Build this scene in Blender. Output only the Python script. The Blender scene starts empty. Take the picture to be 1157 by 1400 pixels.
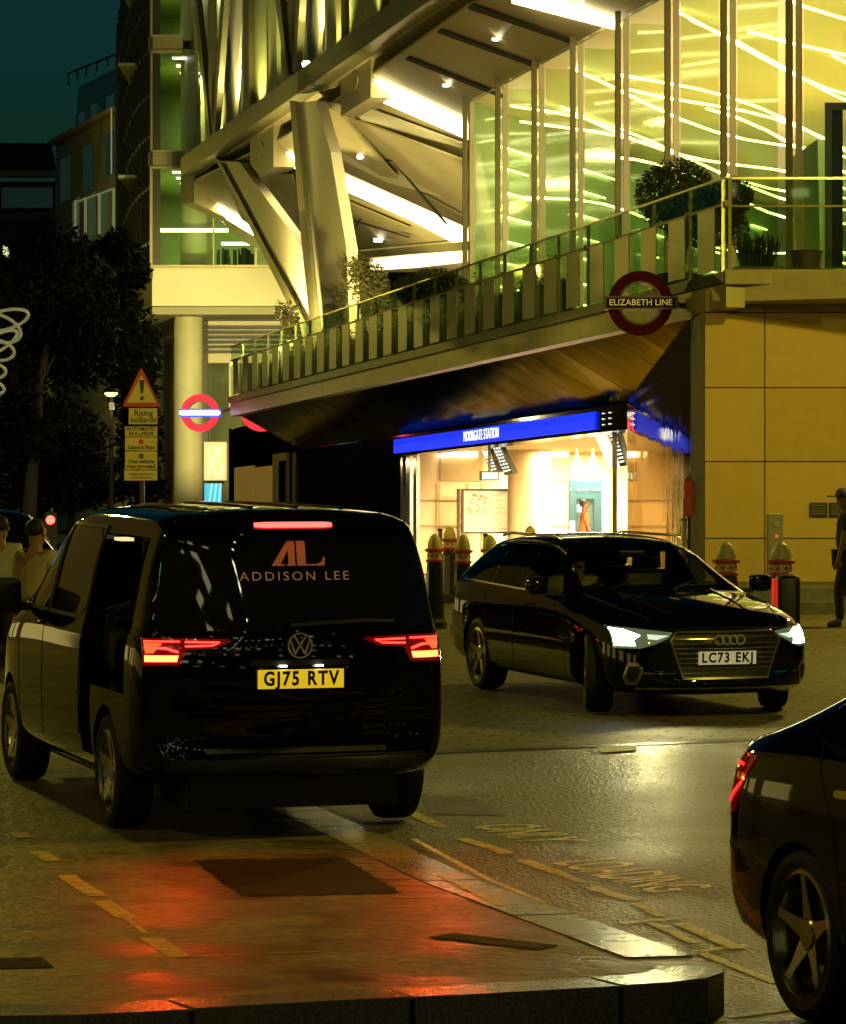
import bpy, bmesh, math, random
from mathutils import Vector, Matrix, Euler
from mathutils.bvhtree import BVHTree
random.seed(7)
SC = bpy.context.scene
COL = SC.collection
R = math.radians
HC = 1.7                      # camera height
F = 4900.0                    # focal length in pixels of the 1157 px wide photograph
# ---------------------------------------------------------------- camera
cam = bpy.data.cameras.new('camera'); camo = bpy.data.objects.new('camera', cam); COL.objects.link(camo)
cam.sensor_fit = 'HORIZONTAL'; cam.sensor_width = 36.0; cam.lens = 36.0*F/1157.0
cam.shift_y = 40/1157.0; cam.clip_start = 0.5; cam.clip_end = 2000
camo.location = (0, 0, HC); camo.rotation_euler = (R(90), 0, 0)
SC.camera = camo
# ---------------------------------------------------------------- world: late dusk sky
w = bpy.data.worlds.new('World'); SC.world = w; w.use_nodes = True
nt = w.node_tree; nt.nodes.clear()
out = nt.nodes.new('ShaderNodeOutputWorld'); bg = nt.nodes.new('ShaderNodeBackground')
sky = nt.nodes.new('ShaderNodeTexSky'); sky.sky_type = 'NISHITA'; sky.sun_disc = False
sky.sun_elevation = R(-1.5); sky.sun_rotation = R(200); sky.ozone_density = 4.0
tint = nt.nodes.new('ShaderNodeMix'); tint.data_type = 'RGBA'; tint.blend_type = 'MULTIPLY'
tint.inputs[0].default_value = 1.0; tint.inputs[7].default_value = (0.10, 1.0, 0.52, 1)
tcw = nt.nodes.new('ShaderNodeTexCoord'); sxyz = nt.nodes.new('ShaderNodeSeparateXYZ'); mrg = nt.nodes.new('ShaderNodeMapRange')
mrg.inputs['From Min'].default_value = 0.10; mrg.inputs['From Max'].default_value = 0.34; mrg.inputs['To Min'].default_value = 1.0; mrg.inputs['To Max'].default_value = 0.04
vm = nt.nodes.new('ShaderNodeVectorMath'); vm.operation = 'SCALE'
nt.links.new(tcw.outputs['Generated'], sxyz.inputs[0]); nt.links.new(sxyz.outputs['Z'], mrg.inputs[0])
nt.links.new(sky.outputs[0], tint.inputs[6]); nt.links.new(tint.outputs[2], vm.inputs[0]); nt.links.new(mrg.outputs[0], vm.inputs['Scale']); nt.links.new(vm.outputs[0], bg.inputs[0])
bg.inputs[1].default_value = 0.58
nt.links.new(bg.outputs[0], out.inputs[0])
SC.view_settings.view_transform = 'Standard'; SC.view_settings.look = 'None'
SC.view_settings.gamma = 1.0; SC.view_settings.exposure = 0.22
SC.cycles.max_bounces = 8; SC.cycles.diffuse_bounces = 3; SC.cycles.glossy_bounces = 4
SC.cycles.transparent_max_bounces = 24; SC.cycles.caustics_reflective = False; SC.cycles.caustics_refractive = False
SC.cycles.sample_clamp_indirect = 4.0
# ---------------------------------------------------------------- lamps
WARM = (1.0, 0.72, 0.16); GOLD = (1.0, 0.80, 0.34)
def lamp(kind, loc, energy, color, size=0.3, aim=None, spot=60, blend=0.6, name='lamp', size_y=None):
    l = bpy.data.lights.new(name, kind); l.energy = energy; l.color = color
    if kind == 'AREA':
        l.size = size
        if size_y: l.shape = 'RECTANGLE'; l.size_y = size_y
    elif kind != 'SUN': l.shadow_soft_size = size
    if kind == 'SPOT': l.spot_size = R(spot); l.spot_blend = blend
    o = bpy.data.objects.new(name, l); COL.objects.link(o); o.location = loc
    if aim is not None:
        o.rotation_euler = (Vector(aim)-Vector(loc)).to_track_quat('-Z', 'Y').to_euler()
    return o
# ---------------------------------------------------------------- ground profile and pixel helpers
def gz(Y):
    if Y < 19: return -0.104
    if Y < 52: return -0.67+0.0298*Y
    return 0.88
def drop(Y):
    if Y < 17: return 0.17
    if Y < 20.5: return 0.17-(Y-17)/3.5*0.158
    return 0.012
def zroad(Y): return gz(Y)-drop(Y)
def P(x, y, D): return Vector(((x-578.5)*D/F, D, HC-(y-740)*D/F))
def GD(y, zf=gz):
    a, b = 5.0, 300.0
    for _ in range(60):
        m = (a+b)/2
        if 740+(HC-zf(m))*F/m > y: a = m
        else: b = m
    return (a+b)/2
def G(x, y, zf=gz):
    D = GD(y, zf); return Vector(((x-578.5)*D/F, D))
# building frame: s along the facade (away), o perpendicular to it (into the building)
DV = Vector((-0.2075, 0.9782)); NV = Vector((0.9782, 0.2075))
def B(s, o, z): return Vector((NV.x*o+DV.x*s, NV.y*o+DV.y*s, z+HC))    # z counted from eye height
def SD(x, o):                       # pixel column on the plane of offset o -> (s, depth)
    k = (x-578.5)/F
    D = o/(NV.x*k+NV.y); X = k*D
    return DV.x*X+DV.y*D, D
def BP(x, y, o):
    s, D = SD(x, o); return P(x, y, D)
def SP(x, y, a=29.2, b=0.9, dz=0):  # pixel -> inclined soffit plane z = a - b*o
    k = (x-578.5)/F; q = (740-y)/F
    D = (a+dz)/(q+b*(NV.x*k+NV.y)); return P(x, y, D)
# ---------------------------------------------------------------- materials
MATS = {}
def mat(name, col, rough=0.5, metal=0.0, emit=None, es=0.0, noise=0.0, nscale=8.0, bump=0.0, bscale=40.0,
        coat=0.0, col2=None, trans=0.0, spec=None, stretch=None, edge=None, island=0.0):
    if name in MATS: return MATS[name]
    m = bpy.data.materials.new(name); m.use_nodes = True; MATS[name] = m
    n = m.node_tree.nodes; L = m.node_tree.links; b = n['Principled BSDF']
    b.inputs['Base Color'].default_value = (*col, 1); b.inputs['Roughness'].default_value = rough
    b.inputs['Metallic'].default_value = metal; b.inputs['Coat Weight'].default_value = coat
    b.inputs['Coat Roughness'].default_value = 0.03
    if spec is not None: b.inputs['Specular IOR Level'].default_value = spec
    if edge: b.inputs['Specular Tint'].default_value = (*edge, 1)
    if trans: b.inputs['Transmission Weight'].default_value = trans
    if emit: b.inputs['Emission Color'].default_value = (*emit, 1); b.inputs['Emission Strength'].default_value = es
    if noise or bump or col2:
        tc = n.new('ShaderNodeTexCoord'); src = tc.outputs['Object']
        if stretch:
            mp = n.new('ShaderNodeMapping'); mp.inputs['Scale'].default_value = stretch
            L.new(src, mp.inputs[0]); src = mp.outputs[0]
    if noise or col2:
        t = n.new('ShaderNodeTexNoise'); t.inputs['Scale'].default_value = nscale; t.inputs['Detail'].default_value = 6
        L.new(src, t.inputs[0])
        r = n.new('ShaderNodeValToRGB'); r.color_ramp.elements[0].position = 0.32; r.color_ramp.elements[1].position = 0.68
        c2 = col2 if col2 else tuple(c*(1-noise) for c in col)
        c1 = col if col2 else tuple(min(1, c*(1+noise*0.6)) for c in col)
        r.color_ramp.elements[0].color = (*c2, 1); r.color_ramp.elements[1].color = (*c1, 1)
        L.new(t.outputs[0], r.inputs[0]); L.new(r.outputs[0], b.inputs['Base Color'])
        if island:
            ge = n.new('ShaderNodeNewGeometry'); mr = n.new('ShaderNodeMapRange'); mr.inputs['To Min'].default_value = 1-island; mr.inputs['To Max'].default_value = 1+island*.5
            sc = n.new('ShaderNodeVectorMath'); sc.operation = 'SCALE'
            L.new(ge.outputs['Random Per Island'], mr.inputs[0]); L.new(r.outputs[0], sc.inputs[0]); L.new(mr.outputs[0], sc.inputs['Scale']); L.new(sc.outputs[0], b.inputs['Base Color'])
    if bump:
        t2 = n.new('ShaderNodeTexNoise'); t2.inputs['Scale'].default_value = bscale; t2.inputs['Detail'].default_value = 5
        L.new(src, t2.inputs[0]); bp = n.new('ShaderNodeBump'); bp.inputs['Strength'].default_value = bump
        bp.inputs['Distance'].default_value = 0.02
        L.new(t2.outputs[0], bp.inputs['Height']); L.new(bp.outputs[0], b.inputs['Normal'])
    return m
def glow(name, col, s): return mat(name, (0.02, 0.02, 0.02), 0.6, emit=col, es=s)
def glass(name, tintc=(0.8, 0.95, 0.75), refl=(1, 1, 1), rough=0.02, extra=0.0):
    if name in MATS: return MATS[name]
    m = bpy.data.materials.new(name); m.use_nodes = True; MATS[name] = m
    n = m.node_tree.nodes; L = m.node_tree.links; n.clear()
    o = n.new('ShaderNodeOutputMaterial'); mx = n.new('ShaderNodeMixShader')
    tr = n.new('ShaderNodeBsdfTransparent'); tr.inputs[0].default_value = (*tintc, 1)
    g = n.new('ShaderNodeBsdfGlossy'); g.inputs[0].default_value = (*refl, 1); g.inputs['Roughness'].default_value = rough
    lw = n.new('ShaderNodeLayerWeight'); lw.inputs[0].default_value = 0.5
    pw = n.new('ShaderNodeMath'); pw.operation = 'POWER'; pw.inputs[1].default_value = 5.0; L.new(lw.outputs['Facing'], pw.inputs[0])
    f = n.new('ShaderNodeMath'); f.operation = 'MULTIPLY_ADD'; f.inputs[1].default_value = 0.5; f.inputs[2].default_value = 0.03; L.new(pw.outputs[0], f.inputs[0])
    ad = n.new('ShaderNodeMath'); ad.operation = 'ADD'; ad.inputs[1].default_value = extra; ad.use_clamp = True
    L.new(f.outputs[0], ad.inputs[0]); L.new(ad.outputs[0], mx.inputs[0]); L.new(tr.outputs[0], mx.inputs[1]); L.new(g.outputs[0], mx.inputs[2])
    L.new(mx.outputs[0], o.inputs[0]); return m
# ---------------------------------------------------------------- object helpers
def tag(o, label=None, cat=None, group=None, kind=None):
    if label: o['label'] = label
    if cat: o['category'] = cat
    if group: o['group'] = group
    if kind: o['kind'] = kind
    return o
def thing(name, label, cat, loc=(0, 0, 0), group=None, rot=None):
    o = bpy.data.objects.new(name, None); COL.objects.link(o); o.location = loc; o.empty_display_size = 0.2
    if rot is not None: o.rotation_euler = rot
    return tag(o, label, cat, group)
def smooth_by(bm, ang=35):
    for f in bm.faces: f.smooth = True
    for e in bm.edges:
        if len(e.link_faces) == 2 and e.calc_face_angle(0) > R(ang): e.smooth = False
class MB:
    """collects shapes into one mesh object"""
    def __init__(s): s.bm = bmesh.new()
    def poly(s, pts):
        vs = [s.bm.verts.new(p) for p in pts]
        try: return s.bm.faces.new(vs)
        except ValueError: return None
    def hexa(s, a, b):           # two matching loops of points -> closed prism
        n = len(a); va = [s.bm.verts.new(p) for p in a]; vb = [s.bm.verts.new(p) for p in b]
        s.bm.faces.new(va[::-1]); s.bm.faces.new(vb)
        for i in range(n): s.bm.faces.new([va[i], va[(i+1) % n], vb[(i+1) % n], vb[i]])
        return s
    def prism(s, pts, vec):
        v = Vector(vec); return s.hexa([Vector(p) for p in pts], [Vector(p)+v for p in pts])
    def box(s, x0, x1, y0, y1, z0, z1):
        return s.prism([(x0, y0, z0), (x1, y0, z0), (x1, y1, z0), (x0, y1, z0)], (0, 0, z1-z0))
    def bb(s, s0, s1, o0, o1, z0, z1):     # box in the building frame
        return s.prism([B(s0, o0, z0), B(s1, o0, z0), B(s1, o1, z0), B(s0, o1, z0)], (0, 0, z1-z0))
    def tube(s, pts, r, n=8, closed=False, r2=None):
        pts = [Vector(p) for p in pts]; rings = []
        m = len(pts)
        for i, p in enumerate(pts):
            if closed: t = pts[(i+1) % m]-pts[i-1]
            else: t = pts[min(i+1, m-1)]-pts[max(i-1, 0)]
            t.normalize(); up = Vector((0, 0, 1)) if abs(t.z) < 0.9 else Vector((1, 0, 0))
            a = t.cross(up).normalized(); b = t.cross(a)
            rr = r if r2 is None else r+(r2-r)*i/(m-1)
            rings.append([s.bm.verts.new(p+(a*math.cos(k*2*math.pi/n)+b*math.sin(k*2*math.pi/n))*rr) for k in range(n)])
        rng = range(m) if closed else range(m-1)
        for i in rng:
            A, C = rings[i], rings[(i+1) % m]
            for k in range(n): s.bm.faces.new([A[k], A[(k+1) % n], C[(k+1) % n], C[k]])
        if not closed: s.bm.faces.new(rings[0][::-1]); s.bm.faces.new(rings[-1])
        return s
    def lathe(s, prof, c=(0, 0, 0), axis='z', n=24, caps=True):   # prof: (radius, height)
        c = Vector(c); rings = []
        for r, h in prof:
            ring = []
            for k in range(n):
                a = 2*math.pi*k/n; u, v = r*math.cos(a), r*math.sin(a)
                q = {'z': (u, v, h), 'y': (u, h, v), 'x': (h, u, v)}[axis]
                ring.append(s.bm.verts.new(c+Vector(q)))
            rings.append(ring)
        for A, C in zip(rings, rings[1:]):
            for k in range(n): s.bm.faces.new([A[k], A[(k+1) % n], C[(k+1) % n], C[k]])
        if caps: s.bm.faces.new(rings[0][::-1]); s.bm.faces.new(rings[-1])
        return s
    def build(s, name, m, parent=None, world=True, smooth=None, bevel=0, origin=None):
        bm = s.bm
        if bevel:
            bmesh.ops.bevel(bm, geom=list(bm.edges), offset=bevel, segments=2, affect='EDGES', profile=0.6)
        bmesh.ops.recalc_face_normals(bm, faces=bm.faces)
        if parent is not None and world: off = parent.matrix_basis.inverted()
        elif origin is not None: off = Matrix.Translation(-Vector(origin))
        else: off = None
        if off is not None:
            q = parent
            if parent is not None and world and parent.parent is not None:
                off = (parent.parent.matrix_basis @ parent.matrix_basis).inverted()
            bmesh.ops.transform(bm, matrix=off, verts=bm.verts)
        if smooth: smooth_by(bm, smooth)
        me = bpy.data.meshes.new(name); bm.to_mesh(me); bm.free()
        o = bpy.data.objects.new(name, me); COL.objects.link(o)
        if parent is not None: o.parent = parent
        elif origin is not None: o.location = origin
        if isinstance(m, (list, tuple)):
            for q in m: me.materials.append(q)
        else: me.materials.append(m)
        return o
def text_mesh(body, size=1.0, extrude=0.01, bold=0.0, sx=1.0, spacing=1.0, align='CENTER'):
    c = bpy.data.curves.new('t', 'FONT'); c.body = body; c.size = size; c.extrude = extrude; c.offset = bold
    c.align_x = align; c.align_y = 'CENTER'; c.space_character = spacing; c.resolution_u = 3
    o = bpy.data.objects.new('t', c); COL.objects.link(o)
    dg = bpy.context.evaluated_depsgraph_get(); dg.update()
    me = bpy.data.meshes.new_from_object(o.evaluated_get(dg))
    bpy.data.objects.remove(o); bpy.data.curves.remove(c)
    for v in me.vertices: v.co.x *= sx
    me.materials.clear()
    return me
def text_obj(name, body, m, parent, mtx, **kw):
    me = text_mesh(body, **kw)
    if parent is not None:
        inv = parent.matrix_basis.inverted()
        if parent.parent is not None: inv = (parent.parent.matrix_basis @ parent.matrix_basis).inverted()
        mtx = inv @ mtx
    me.transform(mtx); me.materials.append(m)
    o = bpy.data.objects.new(name, me); COL.objects.link(o); o.parent = parent
    return o
def facing(loc, right, up=(0, 0, 1)):     # matrix whose X runs along 'right', Y along up
    x = Vector(right).normalized(); y = Vector(up).normalized(); z = x.cross(y)
    return Matrix.Translation(loc) @ Matrix(((x.x, y.x, z.x, 0), (x.y, y.y, z.y, 0), (x.z, y.z, z.z, 0), (0, 0, 0, 1)))
def copy_tree(o, parent=None):
    c = o.copy(); COL.objects.link(c); c.parent = parent
    if parent is not None:
        for k in ('label', 'category', 'group'):
            pass
    for ch in [q for q in bpy.data.objects if q.parent == o]: copy_tree(ch, c)
    return c
def sheet(polys, zf, name, m, label=None, top=0.0, kind='structure', step=1.5, parent=None):
    """ground-hugging sheet(s) from lists of (X, Y); height follows zf(Y)+top"""
    bm = bmesh.new()
    for pl in polys:
        vs = [bm.verts.new((p[0], p[1], 0)) for p in pl]; bm.faces.new(vs)
    for Y in (17, 19, 20.5, 52, 56):
        bmesh.ops.bisect_plane(bm, geom=bm.verts[:]+bm.edges[:]+bm.faces[:], plane_co=(0, Y, 0), plane_no=(0, 1, 0))
    for v in bm.verts: v.co.z = zf(v.co.y)+top
    for f in bm.faces:
        if f.normal.z < 0: f.normal_flip()
    me = bpy.data.meshes.new(name); bm.to_mesh(me); bm.free(); me.materials.append(m)
    o = bpy.data.objects.new(name, me); COL.objects.link(o)
    if kind: o['kind'] = kind
    if parent: o.parent = parent
    return o
# ================================================================ GROUND
def ground_mat(name, base, rough, rvar, bump, bscale, brick=None, dist=0.01, spec=0.5, worn=0.35, coarse=0.6):
    m = bpy.data.materials.new(name); m.use_nodes = True; MATS[name] = m
    n = m.node_tree.nodes; L = m.node_tree.links; b = n['Principled BSDF']
    b.inputs['Specular IOR Level'].default_value = spec
    tc = n.new('ShaderNodeTexCoord')
    big = n.new('ShaderNodeTexNoise'); big.inputs['Scale'].default_value = coarse; big.inputs['Detail'].default_value = 8; big.inputs['Roughness'].default_value = 0.65
    fine = n.new('ShaderNodeTexNoise'); fine.inputs['Scale'].default_value = bscale; fine.inputs['Detail'].default_value = 4
    L.new(tc.outputs['Object'], big.inputs[0]); L.new(tc.outputs['Object'], fine.inputs[0])
    r = n.new('ShaderNodeValToRGB'); r.color_ramp.elements[0].position = 0.3; r.color_ramp.elements[1].position = 0.72
    r.color_ramp.elements[0].color = (*[c*(1-worn) for c in base], 1); r.color_ramp.elements[1].color = (*[c*(1+worn) for c in base], 1)
    L.new(big.outputs[0], r.inputs[0])
    mx = n.new('ShaderNodeMix'); mx.data_type = 'RGBA'; mx.blend_type = 'MULTIPLY'; mx.inputs[0].default_value = 0.7
    rf = n.new('ShaderNodeValToRGB'); rf.color_ramp.elements[0].position = 0.40; rf.color_ramp.elements[1].position = 0.60
    rf.color_ramp.elements[0].color = (0.45, 0.45, 0.45, 1); rf.color_ramp.elements[1].color = (1.3, 1.3, 1.3, 1)
    L.new(fine.outputs[0], rf.inputs[0]); L.new(r.outputs[0], mx.inputs[6]); L.new(rf.outputs[0], mx.inputs[7])
    colout = mx.outputs[2]; hsrc = fine.outputs[0]
    if brick:
        bt = n.new('ShaderNodeTexBrick'); bt.inputs['Scale'].default_value = 1.0
        bt.inputs['Brick Width'].default_value = brick[0]; bt.inputs['Row Height'].default_value = brick[1]
        bt.inputs['Mortar Size'].default_value = brick[2]; bt.inputs['Color1'].default_value = (1, 1, 1, 1)
        bt.inputs['Color2'].default_value = (0.62, 0.62, 0.6, 1); bt.inputs['Mortar'].default_value = (0.12, 0.12, 0.12, 1)
        mp = n.new('ShaderNodeMapping'); mp.inputs['Rotation'].default_value = (0, 0, R(brick[3]))
        L.new(tc.outputs['Object'], mp.inputs[0]); L.new(mp.outputs[0], bt.inputs[0])
        m2 = n.new('ShaderNodeMix'); m2.data_type = 'RGBA'; m2.blend_type = 'MULTIPLY'; m2.inputs[0].default_value = 0.85
        L.new(colout, m2.inputs[6]); L.new(bt.outputs[0], m2.inputs[7]); colout = m2.outputs[2]
        hm = n.new('ShaderNodeMath'); hm.operation = 'SUBTRACT'; L.new(fine.outputs[0], hm.inputs[0]); L.new(bt.outputs['Fac'], hm.inputs[1]); hsrc = hm.outputs[0]
    L.new(colout, b.inputs['Base Color'])
    mr = n.new('ShaderNodeMapRange'); mr.inputs['From Min'].default_value = 0.3; mr.inputs['From Max'].default_value = 0.7
    mr.inputs['To Min'].default_value = rough-rvar; mr.inputs['To Max'].default_value = rough+rvar
    L.new(big.outputs[0], mr.inputs[0]); L.new(mr.outputs[0], b.inputs['Roughness'])
    bp = n.new('ShaderNodeBump'); bp.inputs['Strength'].default_value = bump; bp.inputs['Distance'].default_value = dist
    L.new(hsrc, bp.inputs['Height']); L.new(bp.outputs[0], b.inputs['Normal'])
    return m
M_asph = ground_mat('asphalt', (0.085, 0.066, 0.020), 0.47, 0.12, 1.0, 34, dist=0.05, spec=0.5)
M_pad = ground_mat('smooth_paving', (0.15, 0.12, 0.055), 0.50, 0.22, 0.7, 15, dist=0.02, spec=0.4, worn=0.5, coarse=1.6)
M_setts = ground_mat('granite_setts', (0.15, 0.13, 0.07), 0.72, 0.12, 0.8, 30, brick=(0.42, 0.2, 0.02, 14), dist=0.012)
M_kerb = ground_mat('kerb_granite', (0.30, 0.26, 0.15), 0.27, 0.12, 0.5, 90, dist=0.004, worn=0.2)
M_far = ground_mat('far_ground', (0.04, 0.04, 0.036), 0.7, 0.1, 0.4, 20)
def worn(name, col, cover=0.5, sc=26):
    m = mat(name, col, 0.55, noise=0.35, nscale=9, bump=0.5, bscale=50)
    n = m.node_tree.nodes; L = m.node_tree.links; o = n['Material Output']; b = n['Principled BSDF']
    tc = n.new('ShaderNodeTexCoord'); t = n.new('ShaderNodeTexNoise'); t.inputs['Scale'].default_value = sc; t.inputs['Detail'].default_value = 9; t.inputs['Roughness'].default_value = 0.75
    r = n.new('ShaderNodeValToRGB'); r.color_ramp.elements[0].position = cover-0.05; r.color_ramp.elements[1].position = cover+0.05
    tr = n.new('ShaderNodeBsdfTransparent'); mx = n.new('ShaderNodeMixShader')
    L.new(tc.outputs['Object'], t.inputs[0]); L.new(t.outputs[0], r.inputs[0]); L.new(r.outputs[0], mx.inputs[0]); L.new(tr.outputs[0], mx.inputs[1]); L.new(b.outputs[0], mx.inputs[2]); L.new(mx.outputs[0], o.inputs[0])
    return m
M_line = worn('worn_line_paint', (0.50, 0.43, 0.22), 0.42)
M_ylw = worn('worn_yellow_paint', (0.60, 0.40, 0.08), 0.40)
M_white = worn('worn_white_paint', (0.72, 0.64, 0.38), 0.44, 30)
M_patch = ground_mat('dark_patch', (0.03, 0.022, 0.014), 0.9, 0.05, 0.9, 45, spec=0.1)
M_iron = mat('cast_iron', (0.15, 0.11, 0.05), 0.6, 0.1, bump=0.5, bscale=60)
bnd = [G(560, 1060), G(1400, 1022)]                # near edge of the setts
dirb = (bnd[1]-bnd[0]).normalized()
nb0 = bnd[0]-dirb*0.9; nb1 = bnd[0]+dirb*60
sheet([[(-400, -60), (400, -60), (400, 700), (-400, 700)]], lambda Y: zroad(Y)-0.03, 'ground', M_far)
sheet([[(-60, -50), (60, -50), (60, 51.9), (-60, 51.9)]], zroad, 'road', M_asph)
pe0 = G(985, 1322); pe1 = G(380, 1078); pd = (pe1-pe0).normalized()
pe2 = pe0+pd*34
# setts of the side street, right of the loading pad's edge line
st_a = pe0+pd*((nb0.y-pe0.y)/pd.y); 
def on_edge(Y): return pe0+pd*((Y-pe0.y)/pd.y)
k = nb0
sheet([[(on_edge(26.2).x, 26.2), (nb1.x, nb1.y), (nb1.x, 51.8), (on_edge(51.8).x, 51.8)]], gz, 'side_street', M_setts, top=-0.004)
sheet([[(on_edge(26.2).x, 26.0), (nb1.x, nb1.y-0.22), (nb1.x, nb1.y-0.02), (on_edge(26.2).x, 26.17)]], gz, 'drain_channel', mat('channel_stone', (0.035, 0.035, 0.03), 0.5, bump=0.3), top=-0.005)
# loading pad (raised island in the foreground)
front = [G(-400, 1398), G(0, 1391), G(117, 1390), G(456, 1371), G(673, 1360), G(900, 1347), G(950, 1343), G(980, 1337), G(994, 1329), G(985, 1321)]
kw = 0.3
ins = []
pts = [Vector(p) for p in front]
padpoly = [(-30, front[0].y)]+[tuple(p) for p in front]+[tuple(on_edge(51.8)), (-30, 51.8)]
sheet([padpoly], gz, 'loading_pad', M_pad)
# kerb: separate granite blocks along the front and the right edge, one mesh
kb = MB()
def kerb_run(path, width, blen, inset_dir, zt=0.006, gap=0.012, zl=None):
    # resample
    L = [0]
    for a, b in zip(path, path[1:]): L.append(L[-1]+(b-a).length)
    def at(d):
        for i in range(len(path)-1):
            if d <= L[i+1]+1e-6:
                t = (d-L[i])/(L[i+1]-L[i]); return path[i].lerp(path[i+1], t), (path[i+1]-path[i]).normalized()
        return path[-1], (path[-1]-path[-2]).normalized()
    d = 0
    while d < L[-1]-0.05:
        e = min(d+blen, L[-1]); q = [at(d+gap+(e-d-2*gap)*k/4) for k in range(5)]
        lo, hi = [], []
        for p, t in q: 
            nn = Vector((-t.y, t.x)) if inset_dir > 0 else Vector((t.y, -t.x))
            lo.append(p); hi.append(p+nn*width)
        jz = random.uniform(0, .004)
        for a in range(4):
            c = [lo[a], lo[a+1], hi[a+1], hi[a]]
            z0 = -0.45
            kb.hexa([(p.x, p.y, z0) for p in c], [(p.x, p.y, gz(p.y)+zt+jz) for p in c])
        d = e
kerb_run(pts, 0.3, 0.92, 1)
kerb_run([pe0+pd*0.36, pe0+pd*8.5], 0.30, 0.9, 1, zt=.006)
kb.build('kerb', M_kerb, smooth=30)['kind'] = 'structure'
for x0, y0, x1, y1, wd, mm in [(600, 1200, 686, 1241, 0.03, M_line)]:
    pass
def stripe(x0, y0, x1, y1, wd, zf=gz, top=0.004):
    a, b = G(x0, y0, zf), G(x1, y1, zf); t = (b-a).normalized(); nn = Vector((-t.y, t.x))*wd/2
    return [tuple(a-nn), tuple(b-nn), tuple(b+nn), tuple(a+nn)]
sheet([stripe(*q, 0.10) for q in [(25, 1139, 33, 1146), (50, 1165, 73, 1178), (90, 1197, 134, 1226), (138, 1232, 174, 1256), (206, 1283, 247, 1310)]], gz, 'yellow_marking', M_ylw, top=0.004)
sheet([stripe(247, 1309, 436, 1302, 0.025), stripe(174, 1257, 198, 1276, 0.03)], gz, 'thin_marking', M_ylw, top=0.004)
sheet([stripe(380, 1078, 500, 1130, 0.05), stripe(600, 1198, 686, 1241, 0.03), stripe(566, 1150, 745, 1237, 0.035)], gz, 'pad_edge_line', M_white, top=0.012)
rp_ = random.Random(17)
def ragged(c, j=2.2, n=14):
    out_ = []
    for (a, b) in zip(c, c[1:]+c[:1]):
        for k in range(n): t = k/n; out_.append(tuple(G(a[0]+(b[0]-a[0])*t+rp_.uniform(-j, j), a[1]+(b[1]-a[1])*t+rp_.uniform(-j, j)*.4)))
    return out_
sheet([ragged([(263, 1177), (330, 1226), (550, 1222), (470, 1174)])], gz, 'tarmac_patch', M_patch, top=0.004)
sheet([[tuple(G(-80, 1313)), tuple(G(-60, 1326)), tuple(G(74, 1324)), tuple(G(58, 1310))]], gz, 'tarmac_patch', M_patch, top=0.004)
# grooved slabs along the pad's edge
kg = []
for i in range(16):
    c = pe0+pd*(2.9+i*0.36); kg.append([tuple(c+Vector((-0.34, 0))), tuple(c+Vector((-0.70, 0.05))), tuple(c+Vector((-0.70, 0.07))), tuple(c+Vector((-0.34, 0.02)))])
sheet(kg, gz, 'slab_joints', M_patch, top=0.004)
dash = [(558, 1110, 605, 1132), (630, 1147, 693, 1168), (714, 1177, 766, 1195), (808, 1213, 868, 1232), (930, 1263, 1010, 1298)]
sheet([stripe(*q, 0.09, zroad) for q in dash], zroad, 'bay_marking', M_line, top=0.004)
sheet([stripe(*q, 0.06, zroad) for q in [(766, 1195, 795, 1207), (868, 1235, 905, 1254), (852, 1263, 925, 1256), (955, 1302, 1020, 1293), (890, 1262, 948, 1290), (960, 1303, 1062, 1345), (1000, 1392, 1157, 1370)]], zroad, 'bay_marking', M_line, top=0.0045)
# cobbled gutter patch left of the bay marking, and two drain gratings in the pad
gr = thing('drain_grating', 'rusty iron drain grating set into the pad near the kerb corner', 'drain', (0.1, 15.8, gz(15)))
gm = MB()
c0, c1, c2, c3 = G(585, 1283), G(735, 1300), G(765, 1294), G(620, 1277)
for i in range(9):
    a = c0.lerp(c3, (i+0.5)/9); b = c1.lerp(c2, (i+0.5)/9); nn = Vector((0, 0.014))
    z = gz(a.y)
    gm.prism([(a.x, a.y-0.004, z+0.001), (b.x, b.y-0.004, z+0.001), (b.x, b.y+0.004, z+0.001), (a.x, a.y+0.004, z+0.001)], (0, 0, 0.006))
for i in range(12):
    a = c0.lerp(c1, (i+0.5)/12); b = c3.lerp(c2, (i+0.5)/12); z = gz(a.y)
    gm.prism([(a.x-0.004, a.y, z+0.001), (a.x+0.004, a.y, z+0.001), (b.x+0.004, b.y, z+0.001), (b.x-0.004, b.y, z+0.001)], (0, 0, 0.005))
gm.build('bars', M_iron, gr)
# LOADING ONLY lettering on the carriageway, read from the pad
def road_text(word, xa, ya, xb, yb, height, name):
    a, b = G(xa, ya, zroad), G(xb, yb, zroad)
    r = (b-a); wd = r.length; r.normalize(); up = Vector((-r.y, r.x))
    if up.x < 0: up = -up
    me = text_mesh(word, 1.0, 0.0, 0.012, align='LEFT')
    xs = [v.co.x for v in me.vertices]; ys = [v.co.y for v in me.vertices]
    w0, w1, h0, h1 = min(xs), max(xs), min(ys), max(ys)
    for v in me.vertices:
        u = (v.co.x-w0)/(w1-w0)*wd; t = (v.co.y-h0)/(h1-h0)*height
        p = a+r*u+up*t; v.co = (p.x, p.y, zroad(p.y)+0.005)
    me.materials.append(M_white)
    o = bpy.data.objects.new(name, me); COL.objects.link(o); o['kind'] = 'structure'
road_text('LOADING', 752, 1181, 888, 1222, 0.42, 'road_lettering')
road_text('ONLY', 640, 1130, 715, 1154, 0.42, 'road_lettering')
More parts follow.
